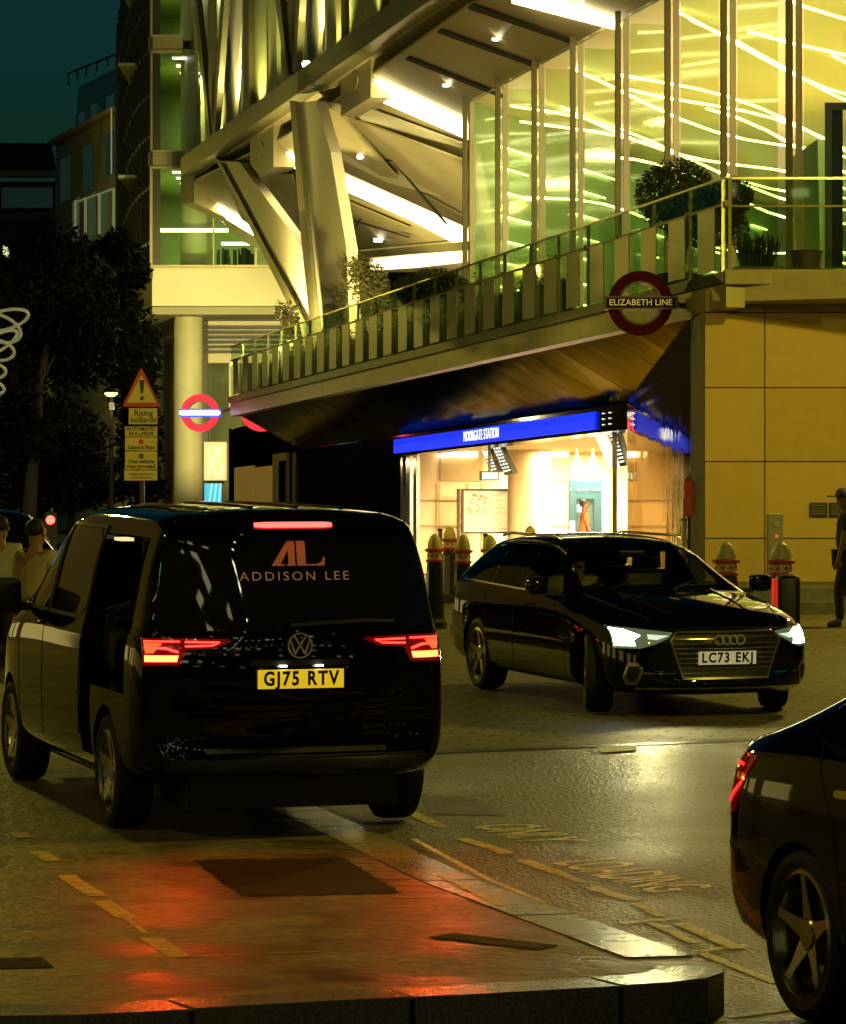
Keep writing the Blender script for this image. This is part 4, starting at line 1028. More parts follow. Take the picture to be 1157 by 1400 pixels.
for x in (100, 122, 140, 158): fpr([(x, 272-(x-100)*.33+6), (x+9, 268-(x-100)*.33), (x+9, 330), (x, 330)], 0.05, 0.2, 'window', mat('green_window', (0.03, 0.05, 0.03), 0.2, emit=(.2, .3, .12), es=0.10))
m = MB()
for x in (104, 118, 137, 157): m.prism([fpt(x, 275-(x-100)*.3, .12), fpt(x+1.3, 275-(x-100)*.3, .12), fpt(x+1.3, 320, .12), fpt(x, 320, .12)], (-fn.x*.1, -fn.y*.1, 0))
m.prism([fpt(104, 276, .12), fpt(158, 257, .12), fpt(158, 258.5, .12), fpt(104, 277.5, .12)], (-fn.x*.1, -fn.y*.1, 0))
m.build('window_frame', mat('lit_frame', (0.35, 0.36, 0.2), 0.5, emit=(.7, .75, .35), es=0.14), osb)
for (xa, xb, ya, yb) in ((88, 96, 152, 176), (104, 112, 140, 168), (124, 134, 128, 158), (140, 152, 118, 150)):
    fpr([(xa, ya+4), (xb, ya), (xb, yb-3), (xa, yb)], -0.8, 0.2, 'roof_window', M_dwin)
m = MB()
for x in (84, 96, 108, 122, 136, 148, 158): m.tube([fpt(x, 116-(x-84)*.5, -.4), fpt(x, 100-(x-84)*.42, -.4)], 0.05, 5)
m.tube([fpt(84, 100, -.4), fpt(159, 69, -.4)], 0.06, 5); m.build('roof_rail', M_dark, osb)
tb = thing('terrace_building', 'low dark brick building with tiled roof and pale eaves at far upper left', 'building', (-30, 262, 0.9))
m = MB(); fb(m, -60, 80, 248, 740, 262, 8); m.build('wall', mat('dark_brick', (0.05, 0.045, 0.03), 0.8, noise=0.3, nscale=1), tb)
m = MB(); a, b, c_, d_ = P(-60, 240, 260), P(78, 240, 260), P(70, 196, 266), P(-60, 194, 266); m.prism([a, b, c_, d_], (0, 0.3, 0)); m.build('roof', mat('roof_tiles', (0.04, 0.032, 0.022), 0.8, noise=0.4, nscale=2), tb)
m = MB(); fb(m, -60, 80, 233, 241, 259.5, 1); m.build('eaves', mat('pale_eaves', (0.22, 0.2, 0.14), 0.7), tb)
m = MB(); fb(m, 2, 72, 256, 284, 261.8, .1); m.build('window', M_dwin, tb)
m = MB(); fb(m, -60, 80, 290, 300, 261, 1); m.build('ledge', mat('brown_ledge', (0.12, 0.08, 0.05), 0.7), tb)
# far lit shop fronts glimpsed through the trees
rs = random.Random(9)
sh = thing('street_frontage', 'dark far street frontage glimpsed through the trees with a few lit windows', 'building', (-38, 240, 0.9))
fb(MB(), -80, 205, 430, 745, 240, 3).build('wall', M_ddark, sh)
for xa, xb, ya, yb in ((138, 147, 562, 575), (149, 162, 560, 572), (140, 150, 590, 613), (152, 166, 592, 612), (232, 239, 561, 566), (232, 239, 568, 572), (4, 12, 336, 350)):
    fb(MB(), xa, xb, ya, yb, 239.8, .1).build('lit_window', glow('far_window', (.75, .85, .4), 0.9), sh)
fb(MB(), -80, 28, 350, 430, 239.9, 2).build('upper_wall', mat('blue_grey_wall', (0.07, 0.09, 0.08), 0.7), sh)
# street lamp
def street_lamp(px, py, D, lab, on=1.6, base=None):
    p = P(px, py, D); t = thing('street_lamp', lab, 'street lamp', (p.x, p.y, gz(D)))
    m = MB(); m.tube([(p.x, p.y, gz(D)), (p.x, p.y, p.z-0.15)], 0.09, 10, r2=0.05); m.build('pole', M_dark, t)
    m = MB(); m.lathe([(0.05, -0.10), (0.19, -0.03), (0.20, 0.02), (0.13, 0.08), (0.0, 0.10)], p, 'z', 18); m.build('hood', M_dark, t, smooth=50)
    m = MB(); m.lathe([(0.0, -0.15), (0.11, -0.13), (0.18, -0.07), (0.17, -0.03)], p, 'z', 18); m.build('lens', glow('street_lens', (1, .72, .14), 5), t, smooth=60)
    return p
p = street_lamp(152, 535, 99, 'lit street lamp with a yellow glow in front of the dark trees at left')
lamp('POINT', p-Vector((0, 0, 0.5)), 60, (1, .85, .35), 0.25, name='street_light')
t = thing('lamp_sign', 'small pale square sign on the pole below the lit street lamp', 'sign', P(153, 556, 98.8))
fb(MB(), 149, 156, 550, 560, 98.8, .05).build('plate', mat('pale_plate', (.5, .48, .25), .5, emit=(1, .9, .4), es=.25), t)
# looping light sculpture at the left edge
sc_ = thing('loop_sculpture', 'pale looping tube light decoration hanging at the left edge above the traffic', 'decoration', P(5, 440, 70))
for (cx_, cy_, rx, ry, tilt) in ((4, 438, 36, 13, -0.25), (-4, 448, 34, 18, 0.35), (-6, 470, 33, 11, -0.5), (-8, 478, 28, 14, 0.2), (-10, 508, 18, 10, 0), (-8, 530, 14, 8, 0.3)):
    pts = []
    for k in range(28):
        a = 2*math.pi*k/28; u, v = rx*math.cos(a), ry*math.sin(a)
        pts.append(P(cx_+u*math.cos(tilt)-v*math.sin(tilt), cy_+u*math.sin(tilt)+v*math.cos(tilt), 70+0.35*math.sin(a)))
    MB().tube(pts, 0.032, 8, closed=True).build('loop', mat('loop_tube', (0.45, 0.45, 0.28), 0.4, emit=(.8, .8, .45), es=0.10), sc_, smooth=60)
MB().tube([P(-20, 425, 70), P(-20, -60, 70)], 0.01, 5).build('wire', M_dark, sc_)
# traffic signals, small and far
for x, y, lab in ((23, 713, 'leftmost of three far red traffic signals under the trees'), (69, 711, 'rightmost and brightest of three far red traffic signals')):
    D_ = 88; pp = P(x, y, D_); t = thing('traffic_light', lab, 'traffic light', (pp.x, D_+.2, gz(D_)), group='far red traffic signals')
    MB().box(pp.x-.14, pp.x+.14, D_, D_+.2, pp.z-.75, pp.z+.2).build('housing', M_blk, t, bevel=.02)
    MB().tube([(pp.x, D_+.25, gz(D_)), (pp.x, D_+.25, pp.z+.3)], .05).build('pole', M_dark, t)
    MB().lathe([(0, -.04), (.08, -.03), (.11, 0)], (pp.x, D_-.01, pp.z), 'y', 14).build('red_lens', glow('red_signal', (1, .03, .02), 12), t)
D_ = 89; pp = P(34, 718, D_); t = thing('traffic_light', 'small dim middle one of three far red traffic signals with a green glint', 'traffic light', (pp.x, D_+.2, gz(D_)), group='far red traffic signals')
MB().box(pp.x-.14, pp.x+.14, D_, D_+.2, pp.z-.5, pp.z+.2).build('housing', M_blk, t, bevel=.02)
MB().tube([(pp.x, D_+.25, gz(D_)), (pp.x, D_+.25, pp.z+.3)], .05).build('pole', M_dark, t)
MB().lathe([(0, -.04), (.05, -.03), (.08, 0)], (pp.x, D_-.01, pp.z), 'y', 14).build('red_lens', glow('red_dim', (1, .08, .04), 4), t)
# ================================================================ CARS
M_paint = mat('black_car_paint', (0.003, 0.003, 0.003), 0.5, 0.0, coat=0.9, spec=0.0)
M_paint2 = mat('black_pearl_paint', (0.003, 0.004, 0.003), 0.5, 0.0, coat=1.0, spec=0.0)
M_cglass = mat('dark_car_glass', (0.006, 0.007, 0.006), 0.02, 0.0, spec=0.9)
M_trim = mat('black_trim', (0.012, 0.012, 0.011), 0.5)
M_tyre = mat('tyre_rubber', (0.012, 0.012, 0.011), 0.75, bump=0.3, bscale=60)
M_rim = mat('alloy_rim', (0.45, 0.43, 0.36), 0.28, 0.9)
M_rimd = mat('two_tone_rim', (0.42, 0.38, 0.30), 0.25, 1.0)
M_chr = mat('chrome', (0.75, 0.73, 0.6), 0.08, 1.0)
M_redl = mat('red_lens', (0.18, 0.004, 0.004), 0.08, 0.0, coat=1.0, emit=(1, .004, .003), es=0.07)
M_seam = mat('panel_gap', (0.002, 0.002, 0.002), 0.9)
M_redg = glow('tail_light_glow', (1.0, 0.02, 0.012), 8.0)
M_redh = glow('tail_light_hot', (1.0, 0.10, 0.02), 10.0)

def section(q):
    x, zb, zs, zt, wb, wm, ws, wt, bow = q
    H = zt-zs
    pts = [(0, zb), (.7*wb, zb), (wb, zb+.02), (wm-.012, zb+.12), (wm, zb+.45*(zs-zb)), (wm-.008, zs-.15), (ws, zs-.035),
           (ws-.035, zs+.012*min(1, H*4)), (ws-.035+(wt-ws+.035)*.5+.012, zs+.52*H), (wt, zt-.10*H-.01), (wt-.06, zt-.012), (.5*wt, zt+.012), (0, zt+.02)]
    return [(x+bow*(abs(y)/.95)**2.4, y, z) for y, z in pts]
def make_body(stations, arches, paint, parent, name='body', sub=2, cuts=()):
    bm = bmesh.new(); rows = []
    for q in stations:
        h = section(q); L = [bm.verts.new((x, y, z)) for x, y, z in h]
        Rr = [L[0]]+[bm.verts.new((x, -y, z)) for x, y, z in h[1:-1]]+[L[-1]]
        rows.append((L, Rr))
    n = len(rows[0][0])
    for (L0, R0), (L1, R1) in zip(rows, rows[1:]):
        for i in range(n-1):
            bm.faces.new([L0[i], L0[i+1], L1[i+1], L1[i]])
            bm.faces.new([R0[i+1], R0[i], R1[i], R1[i+1]])
    for L0, R0 in (rows[0], rows[-1]):
        for i in range(n-1):
            v = [L0[i], L0[i+1], R0[i+1], R0[i]]; u = []
            for a in v:
                if a not in u: u.append(a)
            bm.faces.new(u)
    bmesh.ops.recalc_face_normals(bm, faces=bm.faces)
    me = bpy.data.meshes.new(name+'_cage'); bm.to_mesh(me); bm.free()
    o = bpy.data.objects.new(name+'_cage', me); COL.objects.link(o)
    sm = o.modifiers.new('s', 'SUBSURF'); sm.levels = sub; sm.render_levels = sub
    cutters = []
    def cutter(bmx):
        mc = bpy.data.meshes.new('cut'); bmesh.ops.recalc_face_normals(bmx, faces=bmx.faces); bmx.to_mesh(mc); bmx.free()
        c = bpy.data.objects.new('cut', mc); COL.objects.link(c); cutters.append(c)
        b = o.modifiers.new('b', 'BOOLEAN'); b.object = c; b.operation = 'DIFFERENCE'; b.solver = 'EXACT'
    for ax, r in arches:
        for sd in (1, -1):
            t = MB(); t.lathe([(r, 0.56*sd), (r, 1.2*sd)], (ax, 0, r-0.03), 'y', 40); cutter(t.bm)
    for bx in cuts:
        t = MB(); t.box(*bx); cutter(t.bm)
    dg = bpy.context.evaluated_depsgraph_get(); dg.update()
    me2 = bpy.data.meshes.new_from_object(o.evaluated_get(dg))
    bpy.data.objects.remove(o)
    for c in cutters: bpy.data.objects.remove(c)
    bm = bmesh.new(); bm.from_mesh(me2); smooth_by(bm, 38); bm.to_mesh(me2)
    bvh = BVHTree.FromBMesh(bm); bm.free()
    me2.materials.clear(); me2.materials.append(paint)
    ob_ = bpy.data.objects.new(name, me2); COL.objects.link(ob_); ob_.parent = parent
    return ob_, bvh
VIEWS = {'left': (lambda u, v: Vector((u, 3, v)), Vector((0, -1, 0))), 'right': (lambda u, v: Vector((u, -3, v)), Vector((0, 1, 0))),
         'rear': (lambda u, v: Vector((-5, u, v)), Vector((1, 0, 0))), 'front': (lambda u, v: Vector((5, u, v)), Vector((-1, 0, 0))),
         'top': (lambda u, v: Vector((u, v, 4)), Vector((0, 0, -1)))}
ZM = {}
def pw(tab):
    def f(z):
        if z <= tab[0][0]: return z+tab[0][1]-tab[0][0]
        for (a, b), (c, d) in zip(tab, tab[1:]):
            if z <= c: return b+(d-b)*(z-a)/(c-a)
        return z+tab[-1][1]-tab[-1][0]
    return f
def shoot(bvh, view, u, v, off, guess=None):
    if view != 'top' and id(bvh) in ZM: v = ZM[id(bvh)](v)
    f, d = VIEWS[view]; o = f(u, v); hit = bvh.ray_cast(o, d)
    if hit[0] is None:
        q = bvh.find_nearest(guess if guess else o+d*2)
        return q[0]-d*off
    return hit[0]-d*off
def panel(bvh, poly, view, name, m, parent, off=0.004, th=0.012, grid=0.05, smooth_pts=0, sm=50):
    pts = [Vector((p[0], p[1])) for p in poly]
    for _ in range(smooth_pts):
        q = []
        for i in range(len(pts)):
            a, b = pts[i], pts[(i+1) % len(pts)]; q += [a.lerp(b, .12), a.lerp(b, .88)]
        pts = q
    bm = bmesh.new(); bm.faces.new([bm.verts.new((p.x, p.y, 0)) for p in pts])
    xs = [p.x for p in pts]; ys = [p.y for p in pts]
    for lo, hi, nrm in ((min(xs), max(xs), (1, 0, 0)), (min(ys), max(ys), (0, 1, 0))):
        k = lo+grid
        while k < hi-1e-4:
            bmesh.ops.bisect_plane(bm, geom=bm.verts[:]+bm.edges[:]+bm.faces[:], plane_co=Vector(nrm)*k, plane_no=nrm); k += grid
    d = VIEWS[view][1]; last = None
    for v in bm.verts:
        v.co = shoot(bvh, view, v.co.x, v.co.y, off, last); last = v.co.copy()
    be = [e for e in bm.edges if len(e.link_faces) == 1]
    r = bmesh.ops.extrude_edge_only(bm, edges=be)
    for v in [g_ for g_ in r['geom'] if isinstance(g_, bmesh.types.BMVert)]: v.co += d*(th+off)
    bmesh.ops.recalc_face_normals(bm, faces=bm.faces); smooth_by(bm, sm)
    me = bpy.data.meshes.new(name); bm.to_mesh(me); bm.free(); me.materials.append(m)
    o = bpy.data.objects.new(name, me); COL.objects.link(o); o.parent = parent; return o
def line_poly(pts, w):
    pts = [Vector(p) for p in pts]; a, b = [], []
    for i, p in enumerate(pts):
        t = (pts[min(i+1, len(pts)-1)]-pts[max(i-1, 0)]).normalized(); nn = Vector((-t.y, t.x))*w/2
        a.append(p+nn); b.append(p-nn)
    return [tuple(p) for p in a+b[::-1]]
def local(mb, name, m, parent, smooth=None, bevel=0):
    return mb.build(name, m, parent, world=False, smooth=smooth, bevel=bevel)
def ptext(bvh, body, view, cu, cv, size, name, m, parent, mirror=False, sx=1.0, off=0.006, spacing=1.0, bold=0.0, yy=0):
    me = text_mesh(body, size, 0.001, bold, sx, spacing)
    f, d = VIEWS[view]
    for v in me.vertices:
        u = v.co.x*(1 if view in ('front', 'right') else 1); 
        u = {'rear': -v.co.x, 'front': v.co.x, 'left': -v.co.x, 'right': v.co.x}[view]
        v.co = shoot(bvh, view, cu+u, cv+v.co.y, off+v.co.z)
    me.materials.append(m); o = bpy.data.objects.new(name, me); COL.objects.link(o); o.parent = parent; return o
def wheel(parent, x, y, r, w_, spokes, rimm, steer=0.0, style=0, rr=0.72):
    sd = 1 if y > 0 else -1
    wh = bpy.data.objects.new('wheel', None); COL.objects.link(wh); wh.parent = parent
    wh.location = (x, y, r); wh.rotation_euler = (0, 0, steer)
    R0 = r*rr; h = w_/2
    t = MB(); t.lathe([(R0, -h*.86), (R0+.02, -h*.96), (r-.045, -h), (r-.012, -h*.86), (r, -h*.55), (r, h*.55), (r-.012, h*.86), (r-.045, h), (R0+.02, h*.96), (R0, h*.86)], (0, 0, 0), 'y', 56, caps=False)
    for k in (-.3, 0, .3): pass
    local(t, 'tyre', M_tyre, wh, smooth=35)
    t = MB(); t.lathe([(R0+.004, -h*.9), (R0-.012, -h*.7), (R0-.03, 0), (R0-.012, h*.7), (R0+.004, h*.9)], (0, 0, 0), 'y', 56, caps=False)
    t.lathe([(R0+.006, sd*h*.82), (R0-.018, sd*h*.92), (R0-.03, sd*h*.78)], (0, 0, 0), 'y', 56, caps=False)
    t.lathe([(0, -sd*h*.3), (R0-.03, -sd*h*.35)], (0, 0, 0), 'y', 40, caps=False)
    # hub, spokes
    yo = sd*h*.62; t.lathe([(.075, yo-sd*.06), (.075, yo), (.06, yo+sd*.012), (0.0, yo+sd*.014)], (0, 0, 0), 'y', 24)
    for k in range(spokes):
        a = 2*math.pi*k/spokes+.3
        prs = ((-.13, .16), (.13, -.16)) if style == 0 else ((0.0, 0.0),)
        if style == 2: prs = ((-.20, .05), (.20, -.05))
        for da, db in prs:
            a0 = a+da*(1.6 if style != 2 else 1.0); a1 = a+da*.6+ (0 if style else -da*.2)
            if style == 2: a0, a1 = a+da*1.1, a-da*.12
            w0, w1 = (.020, .014) if style != 1 else (.045, .03)
            if style == 2: w0, w1 = .03, .017
            for seg in range(1):
                pa = Vector((math.cos(a0), 0, math.sin(a0)))*.055; pb = Vector((math.cos(a1), 0, math.sin(a1)))*(R0-.015)
                dr = (pb-pa).normalized(); nn = Vector((-dr.z, 0, dr.x))
                y0, y1 = yo+sd*.004, sd*h*.86
                A = [pa+nn*w0+Vector((0, y0, 0)), pa-nn*w0+Vector((0, y0, 0)), pa-nn*w0+Vector((0, y0-sd*.04, 0)), pa+nn*w0+Vector((0, y0-sd*.04, 0))]
                C_ = [pb+nn*w1+Vector((0, y1, 0)), pb-nn*w1+Vector((0, y1, 0)), pb-nn*w1+Vector((0, y1-sd*.035, 0)), pb+nn*w1+Vector((0, y1-sd*.035, 0))]
                t.hexa(A, C_)
    local(t, 'rim', rimm, wh, smooth=30)
    t = MB(); t.lathe([(0.0, -sd*.01), (R0*.72, -sd*.01), (R0*.72, sd*.01), (0.0, sd*.01)], (0, -sd*.02, 0), 'y', 32, caps=False); local(t, 'brake_disc', mat('brake_disc', (.12, .11, .1), .4, .9), wh, smooth=30)
    return wh
def car_root(name, label, cat, x, Y, head, zf=gz, group=None):
    hv = Vector((math.sin(head), math.cos(head), 0)); e = 0.5
    gx = (zf(Y+e)-zf(Y-e))/(2*e)
    fwd = Vector((hv.x, hv.y, hv.y*gx)).normalized(); lf = Vector((-hv.y, hv.x, hv.x*gx)).normalized(); up = fwd.cross(lf)
    M3 = Matrix((fwd, lf, up)).transposed()
    o = thing(name, label, cat, (x, Y, zf(Y)), group); o.rotation_euler = M3.to_euler(); return o
def plate(parent, x, y, z, yaw_front, tilt, word, bg, w_=.52, h_=.111, frame=None):
    # plate centred at local (x,y,z); front plates read from +x
    s = 1 if yaw_front else -1
    p = MB(); p.box(-.006, .006, -w_/2, w_/2, -h_/2, h_/2); po = local(p, 'number_plate', bg, parent, bevel=.003)
    po.location = (x, y, z); po.rotation_euler = (0, tilt, 0)
    me = text_mesh(word, .108, .0012, .0035, .80, 1.22)
    xs = [v.co.x for v in me.vertices]; k = (w_*.88)/(max(xs)-min(xs))
    for v in me.vertices:
        a, b, c = v.co; v.co = (s*(.0068+c), s*a*k, b*1.06)
    me.materials.append(mat('plate_black', (.01, .01, .01), .5)); o = bpy.data.objects.new('registration', me); COL.objects.link(o); o.parent = po
    return po
M_py = mat('plate_yellow', (0.75, 0.48, 0.01), 0.4, emit=(1, .66, .02), es=0.55)
M_pw = mat('plate_white', (0.7, 0.66, 0.5), 0.4, emit=(1, .9, .6), es=0.18)

# ---------------------------------------------------------------- people carrier (centre left)
VH = -R(17.2)
van = car_root('people_carrier', 'black people carrier seen from behind with red brake lights and yellow plate', 'van', -1.46, 23.40, VH)
vst = [(2.46, .30, .62, .70, .55, .62, .58, .50, -.20), (2.36, .22, .78, .86, .76, .84, .80, .66, -.25), (2.10, .20, .90, .98, .86, .94, .90, .74, -.15), (1.56, .20, 1.0, 1.10, .88, .965, .93, .78, 0),
       (1.20, .20, 1.03, 1.28, .88, .97, .94, .78, 0), (.80, .20, 1.05, 1.60, .88, .97, .94, .76, 0), (.40, .20, 1.06, 1.82, .88, .97, .94, .75, 0), (0.0, .20, 1.06, 1.87, .88, .97, .94, .755, 0), (-.6, .20, 1.06, 1.885, .88, .97, .94, .76, 0),
       (-1.4, .20, 1.06, 1.885, .88, .97, .945, .765, 0), (-2.0, .22, 1.06, 1.88, .87, .965, .94, .77, .0), (-2.24, .26, 1.06, 1.86, .86, .96, .935, .77, .05), (-2.31, .28, 1.06, 1.79, .85, .955, .93, .78, .09), (-2.37, .29, 1.05, 1.52, .85, .95, .93, .79, .12),
       (-2.44, .30, 1.03, 1.22, .84, .94, .92, .85, .15), (-2.49, .30, .92, 1.02, .82, .925, .90, .84, .17), (-2.51, .32, .80, .88, .80, .90, .88, .8, .18), (-2.52, .40, .60, .66, .70, .80, .78, .72, .19)]
vz = pw([(.2, .25), (.38, .46), (.60, .72), (.79, .94), (.96, 1.13), (1.10, 1.24), (1.70, 1.76), (1.88, 1.915)])
vst = [(a, vz(b), vz(c), vz(d), e, f_, g_, h_, i_) for a, b, c, d, e, f_, g_, h_, i_ in vst]
vb, vbvh = make_body(vst, [(1.56, .385), (-1.56, .385)], M_paint, van, cuts=[(-2.06, -.84, .58, 1.3, .84, 1.76), (-1.14, -.84, .58, 1.3, .40, 1.0)]); ZM[id(vbvh)] = vz
for sx_, st_ in ((1.56, .0), (-1.56, 0)):
    for y in (.845, -.845): wheel(van, sx_, y, .345, .235, 5 if 1 else 0, M_rim, st_, style=1)
# rear window, wrapped dark glass
panel(vbvh, [(-.76, 1.72), (.76, 1.72), (.86, 1.16), (.84, 1.08), (-.84, 1.08), (-.86, 1.16)], 'rear', 'rear_window', M_cglass, van, off=.004, smooth_pts=2)
for pts in ([(-.80, 1.00), (-.84, .92), (-.86, .62), (.86, .62), (.84, .92), (.80, 1.00)], [(-.84, .585), (.84, .585)], [(-.80, .40), (.80, .40)], [(.88, .96), (.83, 1.5), (.74, 1.78)], [(-.88, .96), (-.83, 1.5), (-.74, 1.78)]):
    panel(vbvh, line_poly(pts, .009), 'rear', 'panel_seam', M_seam, van, off=.002, th=.004)
panel(vbvh, [(-.80, .39), (.80, .39), (.84, .33), (-.84, .33)], 'rear', 'lower_bumper', M_trim, van, off=.006)
panel(vbvh, [(-.55, .44), (.55, .44), (.55, .415), (-.55, .415)], 'rear', 'bumper_strip', mat('satin_strip', (.25, .22, .15), .25, .9), van, off=.01)
# roof spoiler with the high brake light
panel(vbvh, [(-.72, 1.865), (.72, 1.865), (.76, 1.76), (-.76, 1.76)], 'rear', 'roof_spoiler', M_paint, van, off=.05, th=.03, smooth_pts=1)
panel(vbvh, [(-.235, 1.808), (.235, 1.808), (.235, 1.772), (-.235, 1.772)], 'rear', 'high_brake_light', glow('brake_bar', (1.0, .02, .015), 14), van, off=.062, th=.02, smooth_pts=1)
# tail lights: lens with lit bars
for sgn in (1, -1):
    S = lambda pts: [(sgn*u, v) for u, v in pts]
    ln = panel(vbvh, S([(.905, 1.03), (.42, 1.02), (.40, 1.0), (.50, .955), (.66, .945), (.70, .87), (.905, .86)]), 'rear', 'tail_light', M_redl, van, off=.008, grid=.03)
    for pts, mm in (([(.895, 1.005), (.70, 1.003)], M_redg), ([(.67, 1.0), (.47, .995), (.52, .972), (.67, .967)], M_redg), ([(.895, .96), (.78, .955), (.71, .935)], M_redg)):
        panel(vbvh, line_poly(S(pts), .012), 'rear', 'light_bar', mm, van, off=.013, grid=.03).parent = ln
    panel(vbvh, S([(.895, .918), (.71, .918), (.72, .885), (.895, .885)]), 'rear', 'brake_lamp', M_redh, van, off=.013, grid=.03).parent = ln
    panel(vbvh, S([(.895, .995), (.80, .99), (.85, .93), (.89, .93)]), 'rear', 'brake_lamp', glow('brake_mid', (1, .05, .01), 3.0), van, off=.0125, grid=.03).parent = ln
for sgn in (1, -1):
    l = lamp('SPOT', (0, 0, 0), 27, (1, .075, .01), .015, spot=150, blend=1, name='tail_lamp'); l.parent = van; l.location = (-2.57, sgn*.84, 1.05); l.rotation_euler = Vector((-1, 0, -.12)).to_track_quat('-Z', 'Y').to_euler()
# rear badge
def rbox(mm, pts, th=.01): return mm
bg_ = MB()
cc = shoot(vbvh, 'rear', 0, .965, .012)
for k in range(36):
    a0, a1 = 2*math.pi*k/36, 2*math.pi*(k+1)/36
    f = lambda r, a: Vector((cc.x, r*math.cos(a), cc.z+r*math.sin(a)))
    bg_.prism([f(.075, a0), f(.075, a1), f(.067, a1), f(.067, a0)], (-.012, 0, 0))
def stroke(mm, a, b, w_, x):
    a, b = Vector(a), Vector(b); d = (b-a).normalized(); n_ = Vector((-d.y, d.x))*w_/2
    mm.prism([(x, p.x, p.y) for p in (a+n_, b+n_, b-n_, a-n_)], (-.01, 0, 0))
z0 = cc.z
for s_ in (1, -1):
    stroke(bg_, (s_*.034, z0+.055), (s_*.004, z0+.008), .011, cc.x); stroke(bg_, (s_*.058, z0+.03), (s_*.030, z0-.05), .011, cc.x); stroke(bg_, (s_*.030, z0-.05), (s_*.003, z0-.002), .011, cc.x)
local(bg_, 'badge', mat('satin_badge', (.7, .68, .55), .38, .6), van)
pz = shoot(vbvh, 'rear', 0, .79, .012)
plate(van, pz.x-.004, 0, pz.z, False, -.02, 'GJ75 RTV', M_py)
l = MB(); l.box(pz.x-.03, pz.x+.02, -.13, -.09, pz.z+.072, pz.z+.082); l.box(pz.x-.03, pz.x+.02, .09, .13, pz.z+.072, pz.z+.082); local(l, 'plate_lamp', glow('plate_lamp', (1, .95, .75), 5), van)
# lettering on the rear glass
M_al = mat('bronze_logo', (.40, .15, .06), .5, emit=(.9, .22, .06), es=.10); M_all = mat('bronze_letters', (.42, .22, .07), .5, emit=(.9, .45, .12), es=.12)
def decal(polys, cu, cv, sc, name, m, off=.008):
    for i, pl in enumerate(polys):
        panel(vbvh, [(cu-u*sc*1.5, cv+v*sc) for u, v in pl], 'rear', name, m, van, off=off, th=.001, grid=.03)
decal([[(-1.0, -.9), (-.45, -.9), (-.45, -.82), (-.62, -.78), (-.2, .55), (-.2, .8), (-.32, .8)], [(-.28, .8), (.0, .8), (.0, -.9), (-.5, -.9), (-.5, -.82), (-.28, -.74)] , [(.06, .8), (.62, .8), (.62, .73), (.45, .68), (.45, -.74), (.62, -.82), (.9, -.8), (1.12, -.5), (1.18, -.2), (1.24, -.2), (1.22, -.9), (.12, -.9), (.06, -.82)]][:1]+[[(-.30, .8), (-.02, .8), (-.02, -.9), (-.36, -.9), (-.36, -.82), (-.30, -.74)], [(.06, .8), (.42, .8), (.42, -.8), (.88, -.8), (1.1, -.62), (1.16, -.3), (1.22, -.3), (1.2, -.9), (.06, -.9)]], -.01, 1.60, .098, 'logo_letter', M_al)
ptext(vbvh, 'ADDISON LEE', 'rear', 0.0, 1.44, .085, 'lettering', M_all, van, off=.009, spacing=1.32, bold=-.0005)
ptext(vbvh, 'ELECTRIC HYBRID', 'rear', -.55, .535, .028, 'small_lettering', mat('dull_letters', (.2, .16, .09), .3, .8), van, off=.004, spacing=1.2)
panel(vbvh, line_poly([(.05, 1.115), (-.42, 1.14), (-.60, 1.13)], .022), 'rear', 'rear_wiper', M_trim, van, off=.028, th=.012)
panel(vbvh, line_poly([(-.30, .875), (.30, .875)], .03), 'rear', 'tailgate_grip', M_trim, van, off=.016, th=.012)
# side windows, door seams, mirror, sliding door slid back over the rear quarter
for side in ('left', 'right'):
    s_ = 1 if side == 'left' else -1
    panel(vbvh, [(1.02, 1.10), (.42, 1.10), (.42, 1.70), (.50, 1.70), (.62, 1.62)], side, 'front_door_window', M_cglass, van, smooth_pts=1)
    panel(vbvh, [(1.50, 1.10), (1.10, 1.10), (1.10, 1.28)], side, 'quarter_window', M_cglass, van, smooth_pts=1)
    for pts in ([(1.16, .28), (1.20, .8), (1.12, 1.06)], [(.40, .26), (.39, 1.75)], [(-.84, .28), (-.86, 1.70)], [(.40, .265), (1.16, .265)]):
        panel(vbvh, line_poly(pts, .01), side, 'panel_seam', M_seam, van, off=.002, th=.004)
    panel(vbvh, [(.46, .98), (.66, .98), (.66, .955), (.46, .955)], side, 'door_handle', M_paint, van, off=.03, th=.02, smooth_pts=1)
    panel(vbvh, line_poly([(-2.2, 1.085), (1.5, 1.085)], .02), side, 'belt_trim', M_trim, van, off=.006, grid=.1)
    m = MB(); m.box(.95, 1.12, s_*.98, s_*1.20, 1.18, 1.41); mo = local(m, 'door_mirror', M_trim, van, smooth=60, bevel=.045)
    m = MB(); m.box(1.0, 1.06, s_*.86, s_*1.0, 1.19, 1.24); local(m, 'mirror_arm', M_trim, van, bevel=.01)
    panel(vbvh, [(2.2, .80), (2.43, .66), (2.36, .60), (2.1, .70)], side, 'headlight', mat('clear_lens', (.2, .2, .18), .05, .2), van)
panel(vbvh, [(-.80, 1.10), (-2.02, 1.10), (-1.96, 1.70), (-.80, 1.72)], 'right', 'rear_side_window', M_cglass, van, smooth_pts=1)
for sd_ in ('left', 'right'): panel(vbvh, [(.20, 1.10), (-.72, 1.10), (-.76, 1.72), (.20, 1.72)], sd_, 'sliding_door_window', M_cglass, van, smooth_pts=1)
panel(vbvh, line_poly([(-.83, .42), (-.85, 1.1), (-.90, 1.70)], .03), 'left', 'door_edge', M_chr, van, off=.012, grid=.1)
panel(vbvh, line_poly([(-1.95, 1.02), (-2.22, 1.02)], .03), 'left', 'door_rail', M_trim, van, off=.006)
